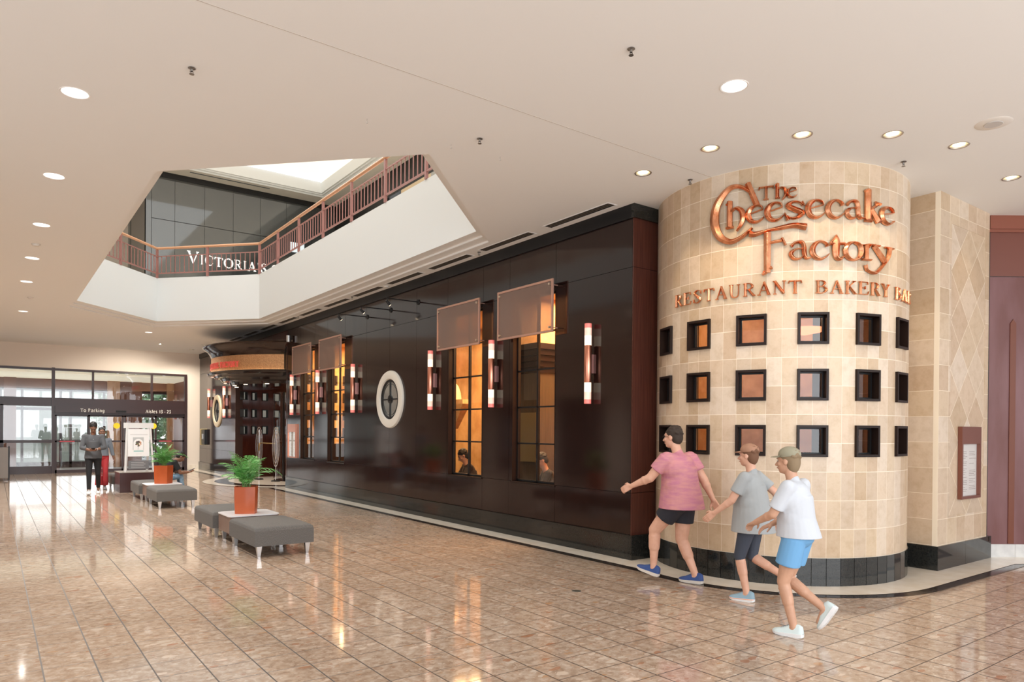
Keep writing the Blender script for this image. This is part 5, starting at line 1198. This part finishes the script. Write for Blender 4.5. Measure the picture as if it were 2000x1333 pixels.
def shoe(parent, ankle, fwd, s, upper, sole, accent=None, pitch=0.0, name='shoe'):
    """lofted sneaker; ankle = joint position, sole lies .085 below it"""
    f = Vector(fwd); f.z = 0; f.normalize(); r = f.cross(Vector((0, 0, 1))); u = Vector((0, 0, 1)); Rp = Matrix.Rotation(pitch, 3, r); f2, u2 = Rp @ f, Rp @ u
    o = Vector(ankle); 
    def P(x, y, z): return o+r*x*s+f2*y*s+u2*(z-.088)*s
    # stations: y, half width, top height, sole top
    st = [(-.088, .020, .070, .040), (-.080, .035, .108, .040), (-.05, .040, .122, .038), (-.01, .041, .120, .036), (.03, .042, .112, .034), (.07, .046, .090, .031), (.11, .050, .072, .029), (.15, .047, .060, .028), (.180, .035, .050, .030), (.196, .016, .040, .032)]
    def loft(zlo, zhi, wf, mb, roundtop=True):
        vs = []; m = 9
        for (y, hw, zt, zs) in st:
            z0 = zlo(zt, zs, y); z1_ = zhi(zt, zs, y)
            for k in range(m):
                a = pi*k/(m-1); x = -cos(a); h_ = sin(a)**.6 if roundtop else (1 if 0 < k < m-1 else 0)
                wd = hw*wf*(1-.35*h_*(1 if y < .06 else .3)) if roundtop else hw*wf
                vs.append(P(x*wd if 0 < k < m-1 else x*hw*wf, y, z0+(z1_-z0)*h_ if 0 < k < m-1 else z0))
        n = len(st); fs = [(i*m+k, (i+1)*m+k, (i+1)*m+k+1, i*m+k+1) for i in range(n-1) for k in range(m-1)]
        fs += [(i*m, i*m+m-1, (i+1)*m+m-1, (i+1)*m) for i in range(n-1)]+[tuple(range(m)), tuple((n-1)*m+k for k in range(m))]
        mb.add(vs, fs)
    mb = MB(); loft(lambda zt, zs, y: zs-.006, lambda zt, zs, y: zt, .96, mb); sh = mb.build(name, upper, parent, True, 60)
    mb = MB(); curve = lambda y: .012*max(0, (y-.12)/.07)**2+.006*max(0, (-.05-y)/.03)
    vs = []; n = len(st)
    for (y, hw, zt, zs) in st: vs += [P(-hw*1.06, y, zs), P(hw*1.06, y, zs), P(hw*.98, y, curve(y)), P(-hw*.98, y, curve(y))]
    mb.add(vs, [(i*4+a, (i+1)*4+a, (i+1)*4+(a+1) % 4, i*4+(a+1) % 4) for i in range(n-1) for a in range(4)]+[(0, 1, 2, 3), tuple((n-1)*4+k for k in range(4))]); mb.build('sole', sole, sh, True, 50)
    if accent:
        mb = MB(); vs = []
        for (y, hw, zt, zs) in st: vs += [P(-hw*1.075, y, zs-.002), P(hw*1.075, y, zs-.002), P(hw*1.075, y, zs-.009), P(-hw*1.075, y, zs-.009)]
        mb.add(vs, [(i*4+a, (i+1)*4+a, (i+1)*4+(a+1) % 4, i*4+(a+1) % 4) for i in range(n-1) for a in range(4)]); mb.build('midsole_stripe', accent, sh, True, 50)
    mb = MB()
    for k in range(5):
        y = .035+.018*k; z = .117-.50*(y-.02)+.002; mb.tube([P(-.018, y, z-.006), P(0, y+.004, z), P(.018, y, z-.006)], .0028*s, 5)
    mb.build('laces', mat('lace_grey', (.35, .37, .40), .8), sh, True)
    return sh
def frustum_chain(mb, pts, rs, seg=18, flat=1.0): mb.tube(pts, rs, seg)

def walker(label, cat, loc, heading, s, J, skinm, outfit):
    """J: joints in a body frame (x right, y forward, z up) for a 1.75 m figure, scaled by s"""
    t = empty('person', loc, heading, label, cat)
    v = lambda k: Vector(J[k])*s
    pel, chest, neck, hd = v('pelvis'), v('chest'), v('neck'), v('head')
    tw = J.get('face', (0, 1, 0)); fat = J.get('fat', 1.0)*s
    b = MB()
    b.ellipsoid(pel, (.165*fat, .125*fat, .13*s)); b.ellipsoid(pel.lerp(chest, .42), (.145*fat, .110*fat, .16*s)); b.ellipsoid(chest, (.165*fat, .115*fat, .17*s)); b.capsule(chest+Vector((0, -.01, .05)), neck, .075*s, .056*s); b.capsule(neck, hd+Vector((0, -.01, -.03)), .055*s, .055*s)
    P, R = head(b, hd, tw, J.get('headup', (0, 0, 1)), s)
    seg = {}
    for sd, sg in (('L', -1), ('R', 1)):
        sh = v('sh'+sd); wr = v('wr'+sd); el, wr = ik(sh, wr, .29*s, .25*s, J['elp'+sd]); seg['sh'+sd], seg['el'+sd], seg['wr'+sd] = sh, el, wr
        b.capsule(chest+Vector((sg*.05*s, 0, .09*s)), sh, .07*s, .056*s); b.capsule(sh, el, .050*fat, .040*fat); b.capsule(el, wr, .041*fat, .027*s)
        b.ellipsoid(el.lerp(wr, .28), (.040*fat,)*3, 12, 8)
        hdv = (wr-el).normalized()+Vector(J.get('hand'+sd, (0, 0, 0))); hand(b, wr, hdv, J['pn'+sd], J['th'+sd], s*1.02, J.get('curl'+sd, .6))
        hp = pel+Vector((sg*.088*s, 0, -.03*s)); an = v('an'+sd); kn, an = ik(hp, an, .43*s, .42*s, J.get('knp'+sd, (0, 1, 0))); seg['hp'+sd], seg['kn'+sd], seg['an'+sd] = hp, kn, an
        b.capsule(hp, kn, .088*fat, .055*fat); b.capsule(kn, an, .053*fat, .036*s); b.capsule(kn.lerp(an, .16), kn.lerp(an, .46), .053*fat, .049*fat)
        ft = Vector(J['toe'+sd]).normalized(); b.capsule(an+Vector((0, 0, -.01)), an+ft*.10*s+Vector((0, 0, -.045*s)), .034*s, .026*s)
    body = remesh(b, 'body', skinm, t, .0068*s, 3)
    # eyes, brows, lips
    for q in (-1, 1):
        mb = MB(); mb.ellipsoid(P(q*.030, .0825, .003), (.0115*s, .0085*s, .0052*s), 12, 8, R); e = mb.build('eye', mat('eye_white', (.40, .37, .34), .4), t, True)
        mb = MB(); mb.ellipsoid(P(q*.030, .0898, .003), (.0050*s, .003*s, .0044*s), 10, 6, R); mb.build('iris', mat('dark_iris', (.05, .03, .02), .2), e, True)
        mb = MB(); mb.tube([P(q*.014, .094, .022), P(q*.032, .093, .027), P(q*.050, .080, .020)], [.003*s, .004*s, .002*s], 6); mb.build('eyebrow', outfit['hairm'], t, True)
    mb = MB(); mb.tube([P(-.022, .088, -.064), P(-.008, .0985, -.062), P(.008, .0985, -.062), P(.022, .088, -.064)], [.002*s, .005*s, .005*s, .002*s], 8); mb.build('mouth', mat('lips_'+outfit.get('lip', 'rose'), (.42, .16, .13) if outfit.get('lip') != 'dark' else (.20, .08, .06), .4), t, True)
    # hair
    hb = MB(); rnd = random.Random(2)
    hb.ellipsoid(P(0, -.018, .045), (.083*s, .098*s, .088*s), 18, 12, R); hb.ellipsoid(P(0, -.05, .0), (.076*s, .066*s, (.085+outfit.get('hairlen', 0))*s), 18, 12, R)
    for k in range(46):
        a = rnd.uniform(0, 2*pi); e = rnd.uniform(-.1, 1.3); hb.ellipsoid(P(.078*cos(a)*cos(e), -.02+.092*sin(a)*cos(e)-.004, .045+.086*sin(e)), (.016*s, .018*s, .014*s), 8, 6)
    # cut away the face side
    fz = P(0, .060, .045); fd = (P(0, 1, -.75)-P(0, 0, 0)).normalized()
    remesh(hb, 'hair', outfit['hairm'], t, .008*s, 1, [(fz, fd)])
    if outfit.get('cap'):
        cb = MB(); cb.ellipsoid(P(0, -.015, .065), (.09*s, .106*s, .080*s), 20, 12, R)
        c_ = remesh(cb, 'cap', outfit['cap'], t, .008*s, 2, [(P(0, 0, .045), -(P(0, .12, 1)-P(0, 0, 0)).normalized())])
        mb = MB(); vs = []
        for i in range(9):
            a = radians(-60+120*i/8)
            vs += [P(.088*sin(a), -.012+.10*cos(a), .050), P(.092*sin(a), -.01+.105*cos(a)+.07*cos(a*1.2), .036)]
        n_ = len(vs)
        mb.add(vs+[q+Vector((0, 0, .004)) for q in vs], [(2*i, 2*i+2, 2*i+3, 2*i+1) for i in range(8)]+[(n_+2*i, n_+2*i+1, n_+2*i+3, n_+2*i+2) for i in range(8)]+[(2*i+1, 2*i+3, n_+2*i+3, n_+2*i+1) for i in range(8)]); mb.build('cap_brim', outfit['cap'], c_, True)
    if outfit.get('glasses'):
        mb = MB()
        for q in (-1, 1): mb.tube([P(q*(.030+.021*cos(a*pi/8)), .100, .002+.016*sin(a*pi/8)) for a in range(17)], .0016*s, 5, cap=False); mb.tube([P(q*.051, .098, .006), P(q*.080, -.01, .008)], .0018*s, 5)
        mb.tube([P(-.009, .100, .004), P(.009, .100, .004)], .0016*s, 5); mb.build('glasses', M['black'], t, True)
    # shirt
    g = .022*s; sb = MB(); hem = Vector(J.get('hem', (0, 0, .80)))*s; ff = outfit.get('loose', 1.0)
    sb.ellipsoid(chest, (.165*fat+g, .115*fat+g*1.1, .17*s+g*.6), 20, 14); sb.ellipsoid(pel.lerp(chest, .45), (.148*fat+g*ff, .113*fat+g*ff*1.2, .18*s), 20, 14)
    cen = pel.lerp(chest, .2)
    sb.tube([chest+Vector((0, 0, .02)), pel.lerp(chest, .45), pel+Vector((0, 0, .02)), Vector((pel.x, pel.y-.01, hem.z-.06*s))], [.135*fat+g, .138*fat+g*ff, .158*fat+g*ff, .170*fat+g*ff*1.35], 24)
    sb.capsule(chest+Vector((0, -.012*s, .07*s)), neck+Vector((0, -.012*s, -.018*s)), .095*s, .058*s)
    sl = outfit.get('sleeve', .62)
    for sd, sg in (('L', -1), ('R', 1)):
        sh, el, wr = seg['sh'+sd], seg['el'+sd], seg['wr'+sd]; sb.capsule(chest+Vector((sg*.06*s, 0, .08*s)), sh, .088*s, .067*s)
        if sl <= 1: sb.tube([sh, sh.lerp(el, sl)], [.064*fat, .060*fat+.006], 16)
        else: sb.capsule(sh, el, .062*fat, .051*fat); sb.tube([el, el.lerp(wr, sl-1)], [.052*fat, .042*fat+.004], 16)
    remesh(sb, 'shirt', outfit['shirt'], t, .0085*s, 9, [(hem, (0, .0, -1)), (neck+Vector((0, .03, .012))*s, (0, .5, 1))])
    if outfit.get('collar'):
        mb = MB()
        for q in (-1, 1): mb.add([neck+Vector(c)*s for c in ((q*.002, .058, -.06), (q*.062, .045, -.045), (q*.062, -.02, .035), (q*.045, -.055, .035), (q*.045, .02, .015))], [(0, 1, 2, 3, 4)])
        mb.build('collar', outfit['shirt'], t)
        mb = MB()
        for k in range(6): mb.ellipsoid(Vector((0, chest.y+.115*fat+g*1.25+(.004 if k else -.01), chest.z+.06*s-.085*k*s)), (.006, .003, .006), 8, 6)
        mb.build('buttons', mat('shirt_button', (.5, .5, .5), .4), t, True)
    # shorts or trousers
    pb = MB(); lg = outfit.get('leg', .55); pm = outfit['pants']
    pb.ellipsoid(pel+Vector((0, 0, .0)), (.165*fat+.014, .125*fat+.014, .135*s), 20, 12)
    pb.tube([pel+Vector((0, 0, .10*s)), pel+Vector((0, 0, -.02))], [.135*fat, .155*fat], 20)
    for sd in 'LR':
        hp, kn, an = seg['hp'+sd], seg['kn'+sd], seg['an'+sd]; fl_ = outfit.get('flare', .02)
        if lg <= 1: pb.capsule(hp, hp.lerp(kn, .15), .098*fat, .098*fat); pb.tube([hp, hp.lerp(kn, lg)], [.10*fat, (.098*(1-lg)+.060*lg)*fat+fl_], 18)
        else:
            k2 = .070*fat if outfit.get('wide') else .060*fat; pb.capsule(hp, kn, .098*fat, k2); pb.tube([kn, kn.lerp(an, lg-1)], [k2, (.085 if outfit.get('wide') else .046)*fat+fl_*.4], 16)
    remesh(pb, 'trousers' if lg > 1 else 'shorts', pm, t, .0085*s, 3)
    for sd in 'LR': shoe(t, seg['an'+sd], J['toe'+sd], s, outfit['shoe'], outfit['sole'], outfit.get('accent'), J.get('pitch'+sd, 0))
    if outfit.get('watch'):
        w_ = seg['wrL']; e_ = seg['elL']; d_ = (e_-w_).normalized(); mb = MB(); mb.tube([w_+d_*.012*s, w_+d_*.034*s], .032*s, 16); mb.build('wristwatch', outfit['watch'], t, True)
    return t, seg
white_sole = mat('white_sole', (.78, .79, .80), .5)
light_skin = skin('warm_skin', (.62, .34, .235), (.68, .39, .28)); tan_skin = skin('tanned_skin', (.52, .29, .19), (.58, .33, .22)); brown_skin = skin('brown_skin', (.20, .095, .06), (.24, .12, .075))
base = dict(pelvis=(0, 0, .95), chest=(0, .015, 1.27), neck=(0, .02, 1.465), head=(0, .055, 1.625), shL=(-.182, .025, 1.395), shR=(.182, .025, 1.395), elpL=(-.2, -1, -.3), elpR=(.2, -1, -.3), pnL=(1, 0, 0), pnR=(-1, 0, 0), thL=(0, 1, 0), thR=(0, 1, 0), toeL=(0, 1, 0), toeR=(0, 1, 0))
pinkshirt = mat('pink_heather_shirt', (.60, .27, .27), .85, bump=((9, 9, 4), .6, 3), noise=((7, 7, 30), (.50, .19, .27), 3)); navy = mat('black_navy_shorts', (.018, .018, .026), .8)
# man in the pink shirt: right foot planted, left leg swinging forward
J = dict(base); J.update(pelvis=(0, .02, .93), chest=(.0, .05, 1.26), neck=(0, .075, 1.455), head=(0, .125, 1.61), anR=(.085, -.12, .088), anL=(-.08, .31, .150), toeL=(0, 1, .0), pitchL=.25, wrL=(-.26, .50, 1.06), wrR=(.27, -.27, .86), elpL=(-.3, -.6, -1), elpR=(.4, -1, .1), shL=(-.195, .10, 1.39), shR=(.195, .01, 1.39), pnL=(1, 0, -.2), thL=(0, .3, 1), fat=1.26, hem=(0, 0, .83), curlR=1.0, curlL=.8, knpL=(0, 1, 0))
HD = radians(14)
walker('man walking in a pink shirt and black shorts, leading the three walkers', 'person', (6.14, 5.13, 0), HD, 1.0, J, light_skin, dict(hairm=mat('dark_short_hair', (.035, .022, .015), .8), shirt=pinkshirt, pants=navy, leg=.56, flare=.02, shoe=mat('blue_sneaker', (.02, .055, .20), .6), sole=mat('tan_white_sole', (.68, .62, .55), .5), glasses=1, loose=1.6, sleeve=.62))
# woman in grey
J = dict(base); J.update(pelvis=(0, .0, .945), chest=(0, .03, 1.27), anR=(.08, -.34, .30), anL=(-.075, .03, .088), wrL=(-.25, .34, .98), wrR=(.24, -.20, .95), elpL=(-.3, -1, -.6), elpR=(.3, -1, -.2), toeR=(0, .5, -.85), pitchR=-1.0, knpR=(0, 1, -.3), fat=1.08, hem=(0, 0, .78), curlL=.5)
walker('woman walking in a loose grey tee and dark knee leggings, middle of the three walkers', 'person', (6.08, 4.20, 0), radians(14), .885, J, light_skin, dict(hairm=mat('auburn_brown_hair', (.16, .075, .04), .8), shirt=mat('light_grey_tee', (.36, .38, .39), .9, bump=((9, 9, 4), .7, 3)), pants=mat('charcoal_leggings', (.045, .055, .08), .7), leg=1.14, flare=.0, shoe=mat('grey_blue_sneaker', (.24, .36, .44), .6), sole=white_sole, accent=mat('orange_stripe', (.80, .33, .18), .5), cap=mat('rust_visor', (.36, .19, .12), .7), loose=2.2, sleeve=.68, hairlen=.02))
# woman in white
J = dict(base); J.update(pelvis=(0, .0, .945), chest=(0, .04, 1.27), neck=(0, .06, 1.465), head=(0, .10, 1.62), anR=(.08, -.22, .27), anL=(-.075, .0, .088), wrL=(-.12, .36, 1.03), wrR=(.13, .30, 1.0), elpL=(-.8, -1, -.4), elpR=(.8, -1, -.4), handL=(.3, 0, .0), handR=(-.3, 0, 0), toeR=(0, .5, -.85), pitchR=-1.0, knpR=(0, 1, -.3), fat=1.08, hem=(0, 0, .925), pnL=(0, 0, -1), pnR=(0, 0, -1), thL=(1, 0, 0), thR=(-1, 0, 0))
walker('woman walking in a white tee and light blue shorts, last of the three walkers', 'person', (5.36, 3.27, 0), radians(10), .885, J, tan_skin, dict(hairm=mat('dark_blonde_hair', (.24, .17, .10), .8), shirt=mat('white_tee', (.56, .59, .64), .9, bump=((9, 9, 4), .7, 3)), pants=mat('light_blue_shorts', (.15, .36, .62), .8), leg=.60, flare=.028, shoe=mat('pale_mint_sneaker', (.62, .72, .72), .6), sole=white_sole, cap=mat('olive_cap', (.30, .28, .20), .8), loose=1.0, sleeve=.80, hairlen=.03))
# man looking at his phone, walking towards the viewer
J = dict(base); J.update(anL=(-.11, -.22, .13), anR=(.085, .24, .088), pitchL=-.35, wrL=(-.055, .30, 1.085), wrR=(.055, .29, 1.07), elpL=(-1, -.4, -.6), elpR=(1, -.4, -.6), handL=(.5, .2, .1), handR=(-.5, .2, .1), pnL=(.2, 0, 1), pnR=(-.2, 0, 1), thL=(0, 1, .3), thR=(0, 1, .3), face=(0, .80, -.62), head=(0, .095, 1.62), headup=(0, .62, .8), hem=(0, 0, .87), curlL=.8, curlR=.8)
HM_ = pi+radians(-6)
_, sg_ = walker('man in a grey button shirt and black trousers looking down at a phone', 'person', (2.03, 20.4, 0), HM_, 1.03, J, brown_skin, dict(hairm=mat('black_hair', (.008, .007, .007), .6), shirt=mat('charcoal_button_shirt', (.085, .09, .10), .8), pants=mat('black_trousers', (.008, .008, .010), .8), leg=1.93, flare=0, shoe=mat('white_sneaker', (.75, .75, .76), .6), sole=white_sole, collar=1, sleeve=1.55, lip='dark', watch=mat('silver_watch', (.7, .7, .72), .3, .8)))
hm_m = Matrix.Translation((2.03, 20.4, 0)) @ Matrix.Rotation(HM_, 4, 'Z')
mb = MB(); rbox(mb, (-.036, -.075, -.005), (.036, .075, .005), .010); o = mb.build('phone', M['black']); o.matrix_world = hm_m @ Matrix.Translation((0, .385, 1.135)) @ Matrix.Rotation(radians(25), 4, 'X'); tag(o, 'black phone held by the man in the grey shirt', 'phone')
# woman behind him
J = dict(base); J.update(anL=(-.08, -.05, .088), anR=(.08, .08, .088), wrL=(-.30, .02, .86), wrR=(.24, .10, .90), elpL=(-.4, -1, 0), elpR=(.3, -1, 0), hem=(0, 0, .96))
walker('woman in a grey top and wide red trousers walking behind the man with the phone', 'person', (2.36, 21.75, 0), pi, .95, J, brown_skin, dict(hairm=mat('black_hair'), shirt=mat('grey_blue_top', (.17, .20, .24), .8), pants=mat('red_trousers', (.50, .045, .055), .75), leg=1.88, flare=.03, wide=1, shoe=mat('white_sneaker'), sole=white_sole, sleeve=1.9, lip='dark', hairlen=.06))
# man sitting on the middle island, bent over his phone, facing the dark wall
J = dict(base); J.update(pelvis=(0, .02, .50), chest=(0, .22, .76), neck=(0, .34, .90), head=(0, .46, .985), face=(0, .75, -.66), headup=(0, .66, .75), shL=(-.185, .29, .86), shR=(.185, .29, .86), anL=(-.12, .44, .088), anR=(.12, .50, .088), wrL=(-.06, .60, .60), wrR=(.07, .62, .60), elpL=(-.6, -.5, -1), elpR=(.6, -.5, -1), handL=(.3, .4, .1), handR=(-.3, .4, .1), pnL=(.2, 0, 1), pnR=(-.2, 0, 1), thL=(0, 1, .2), thR=(0, 1, .2), hem=(0, 0, .46))
HS = radians(-90)
walker('man in a black tee and jeans sitting bent over on the middle grey ottoman', 'person', (3.25, 18.62, 0), HS, .98, J, brown_skin, dict(hairm=mat('black_hair'), shirt=mat('black_tee', (.012, .014, .016), .85), pants=mat('faded_jeans', (.13, .24, .36), .85, noise=((20, 20, 20), (.24, .36, .48), 3)), leg=1.9, flare=0, shoe=mat('white_sneaker'), sole=white_sole, sleeve=.7, lip='dark'))
mb = MB(); rbox(mb, (-.036, -.075, -.005), (.036, .075, .005), .010); o = mb.build('phone', M['black']); o.matrix_world = Matrix.Translation((3.25, 18.62, 0)) @ Matrix.Rotation(HS, 4, 'Z') @ Matrix.Translation((0, .70, .645)) @ Matrix.Rotation(radians(28), 4, 'X'); tag(o, 'dark phone held by the sitting man', 'phone')

# ------------------------------------------------------------------ inside the restaurant, behind the tall windows
amber = mat('amber_stucco_wall', (.62, .32, .10), .7, noise=((2.5, 2.5, 2.5), (.85, .52, .22), 5))
olive = mat('olive_dark_wood', (.060, .045, .028), .35, noise=((30, 30, 2), (.09, .065, .04), 3)); tan = mat('carved_tan_stone', (.66, .38, .17), .6, noise=((12, 12, 12), (.78, .48, .24), 4))
mb = MB(); mb.box((7.0, 7.6, -.1), (12.5, 19.6, .0)); struct(mb.build('floor_dining', mat('dining_carpet', (.10, .05, .03), .9)))
mb = MB(); mb.box((6.85, 7.3, 4.05), (12.5, 19.6, 4.1)); struct(mb.build('ceiling_dining', mat('gold_ceiling', (.68, .42, .18), .7)))
mb = MB(); mb.box((10.6, 7.3, 0), (10.7, 13.5, 4.1)); mb.box((9.3, 13.4, 0), (9.4, 19.6, 4.1)); mb.box((6.84, 19.5, 0), (12.5, 19.6, 4.1)); mb.box((6.84, 7.3, 0), (7.6, 7.4, 4.1)); mb.box((7.6, 7.3, 0), (10.7, 7.4, 4.1)); mb.box((9.3, 13.4, 0), (10.7, 13.5, 4.1)); struct(mb.build('wall_dining', amber))
# stepped column
def column(x, y, w_, label):
    t = empty('column', (x, y, 0), 0, label, 'column'); mb = MB(); mb.box((-w_/2, -w_/2, 0), (w_/2, w_/2, 2.95)); mb.build('shaft', olive, t)
    mb = MB()
    for k in range(5): e = .04+.05*k; mb.box((-w_/2-e, -w_/2-e, 2.72+.10*k), (w_/2+e, w_/2+e, 2.82+.10*k))
    mb.build('stepped_capital', M['frame'], t); mb = MB(); mb.box((-w_/2-.02, -w_/2-.02, 3.22), (w_/2+.02, w_/2+.02, 4.05)); mb.build('upper_block', tan, t)
    mb = MB(); mb.box((-w_/2-.01, -w_/2+.08, 1.1), (-w_/2, w_/2-.08, 2.0)); mb.build('inset_panel', mat('ochre_panel', (.20, .15, .07), .4), t)
column(8.35, 10.35, .9, 'dark column with stepped capital behind the nearest tall window')
def bracket(x, y, z, label):
    t = empty('wall_bracket', (x, y, z), 0, label, 'ornament', 'carved brackets inside the restaurant'); mb = MB()
    mb.add([(-.1, -.42, .30), (.1, -.42, .30), (.1, .42, .30), (-.1, .42, .30), (-.1, -.42, .2), (.1, -.42, .2), (.1, .42, .2), (-.1, .42, .2), (-.05, 0, -.35), (.05, 0, -.35)], [(0, 1, 2, 3), (0, 4, 5, 1), (1, 5, 6, 2), (2, 6, 7, 3), (3, 7, 4, 0), (4, 8, 9, 5), (7, 6, 9, 8), (4, 7, 8), (5, 9, 6)]); mb.build('shelf', tan, t)
    mb = MB(); mb.lathe([(.001, .66), (.05, .60), (.10, .46), (.12, .30), (.11, .30)], seg=16); mb.build('beehive_lamp', mat('beehive_lamp', (.7, .42, .2), .6, emit=(1, .55, .22), es=.5), t, True)
bracket(8.2, 11.45, 2.0, 'carved tan bracket with pointed lamp behind the nearest tall window'); bracket(8.4, 13.5, 2.05, 'carved tan bracket with pointed lamp behind the second tall window')
mb = MB(); mb.prism([(-.45, -.5), (.45, -.5), (.45, .15)]+[(.45*cos(a*pi/12), .15+.4*sin(a*pi/12)) for a in range(1, 12)]+[(-.45, .15)], 0, .08)
mb.v = [(z, x, y) for x, y, z in mb.v]; o = mb.build('wall_plaque', tan); o.location = (9.2, 12.9, 3.0); tag(o, 'arched carved wall plaque seen through the nearest tall window', 'ornament')
mb = MB(); mb.box((0, 0, 0), (.05, 1.1, .55)); o = mb.build('hanging_panel', mat('cream_panel', (.75, .60, .42), .6)); o.location = (8.9, 14.6, 3.0); o.rotation_euler = (radians(8), 0, 0); tag(o, 'cream hanging panel seen through the second tall window', 'panel')
def pendant(x, y, z, label):
    t = empty('pendant_lamp', (x, y, z), 0, label, 'pendant lamp'); mb = MB(); mb.lathe([(.001, -.10), (.14, -.08), (.24, .0), (.27, .08), (.24, .10)], seg=28); mb.build('glass_bowl', mat('red_amber_glass', (.7, .2, .1), .4, emit=(1, .28, .12), es=1.6), t, True)
    mb = MB(); mb.tube([(0, 0, .08), (0, 0, 4.05-z)], .008, 6); mb.build('cord', M['black'], t)
pendant(7.35, 18.7, 2.70, 'red glass pendant lamp behind the third tall window'); pendant(8.0, 21.0, 2.65, 'red glass pendant lamp inside the entrance')
mb = MB(); mb.lathe([(.001, -.04), (.20, 0), (.22, .05), (.20, .05)], seg=28); o = mb.build('pendant_lamp', MATS['red_amber_glass'], None, True); o.location = (8.3, 5.0, 2.95); tag(o, 'red glass lamp seen through the top middle tower window', 'pendant lamp')
# dark lattice screen behind the far windows
t = empty('lattice_screen', (6.9, 19.25, 0), 0, 'dark checkered timber screen behind the far tall windows', 'screen'); mb = MB(); mb.box((0, 0, 0), (2.3, .06, 1.25))
for k in range(6):
    for j in range(4): mb.box((.05+.40*k, 0, 1.42+.50*j), (.27+.40*k, .06, 1.70+.50*j))
    mb.box((.13+.40*k, .01, 1.25), (.19+.40*k, .05, 3.9))
mb.build('timber', M['frame'], t)
def seated(label, loc, hd_, cloth, hairm, hl):
    J = dict(base); J.update(pelvis=(0, .02, .52), chest=(0, .10, .83), neck=(0, .16, 1.02), head=(0, .22, 1.17), face=(0, .85, -.5), headup=(0, .5, .85), shL=(-.18, .13, .96), shR=(.18, .13, .96), anL=(-.1, .42, .088), anR=(.1, .45, .088), wrL=(-.13, .48, .80), wrR=(.12, .48, .80), elpL=(-.6, -.5, -1), elpR=(.6, -.5, -1), pnL=(0, 0, -1), pnR=(0, 0, -1), thL=(1, 0, 0), thR=(-1, 0, 0), hem=(0, 0, .50))
    return walker(label, 'person', loc, hd_, 1.0, J, tan_skin, dict(hairm=hairm, shirt=cloth, pants=mat('dark_trousers', (.02, .02, .03), .8), leg=1.9, flare=0, shoe=M['black'], sole=M['black'], sleeve=1.6, hairlen=hl))
for (x, y, a, cl, hr, hl, lab, cn) in ((7.62, 9.1, 60, mat('black_uniform', (.015, .015, .018), .8), mat('black_hair'), 0, 'person with short dark hair seated behind the nearest tall window', 'near'),
    (7.60, 11.55, 70, mat('dark_uniform_brown', (.03, .02, .02), .8), mat('dark_bun_hair', (.012, .008, .006), .7), .05, 'person with dark tied-up hair seated low behind the second tall window', 'far')):
    seated(lab, (x, y, 0), radians(a), cl, hr, hl)
    t = empty('stool', (x, y, 0), radians(a), 'dark stool under the person behind the %s tall window' % ('nearest' if cn == 'near' else 'second'), 'stool'); mb = MB(); mb.lathe([(.001, .345), (.17, .345), (.18, .36), (.17, .375), (.001, .375)], (0, -.02, 0), 20); mb.build('seat', M['frame'], t, True)
    mb = MB(); mb.tube([(0, -.02, .0), (0, -.02, .345)], [.12, .04], 14); mb.build('pedestal', M['black'], t, True)
for y0, y1, lab in ((7.75, 9.0, 'dark counter with reddish front inside behind the nearest tall window'), (10.95, 12.0, 'dark counter with reddish front inside behind the second tall window'), (15.9, 16.9, 'counter inside behind the third tall window')):
    t = empty('counter', (8.45, y0, 0), 0, lab, 'counter'); mb = MB(); mb.box((0, 0, 0), (.5, y1-y0, 1.12)); mb.build('counter_body', mat('reddish_counter_front', (.32, .12, .06), .4), t)
    mb = MB(); mb.box((-.05, -.03, 1.12), (.55, y1-y0+.03, 1.17)); mb.build('counter_top', M['black'], t)
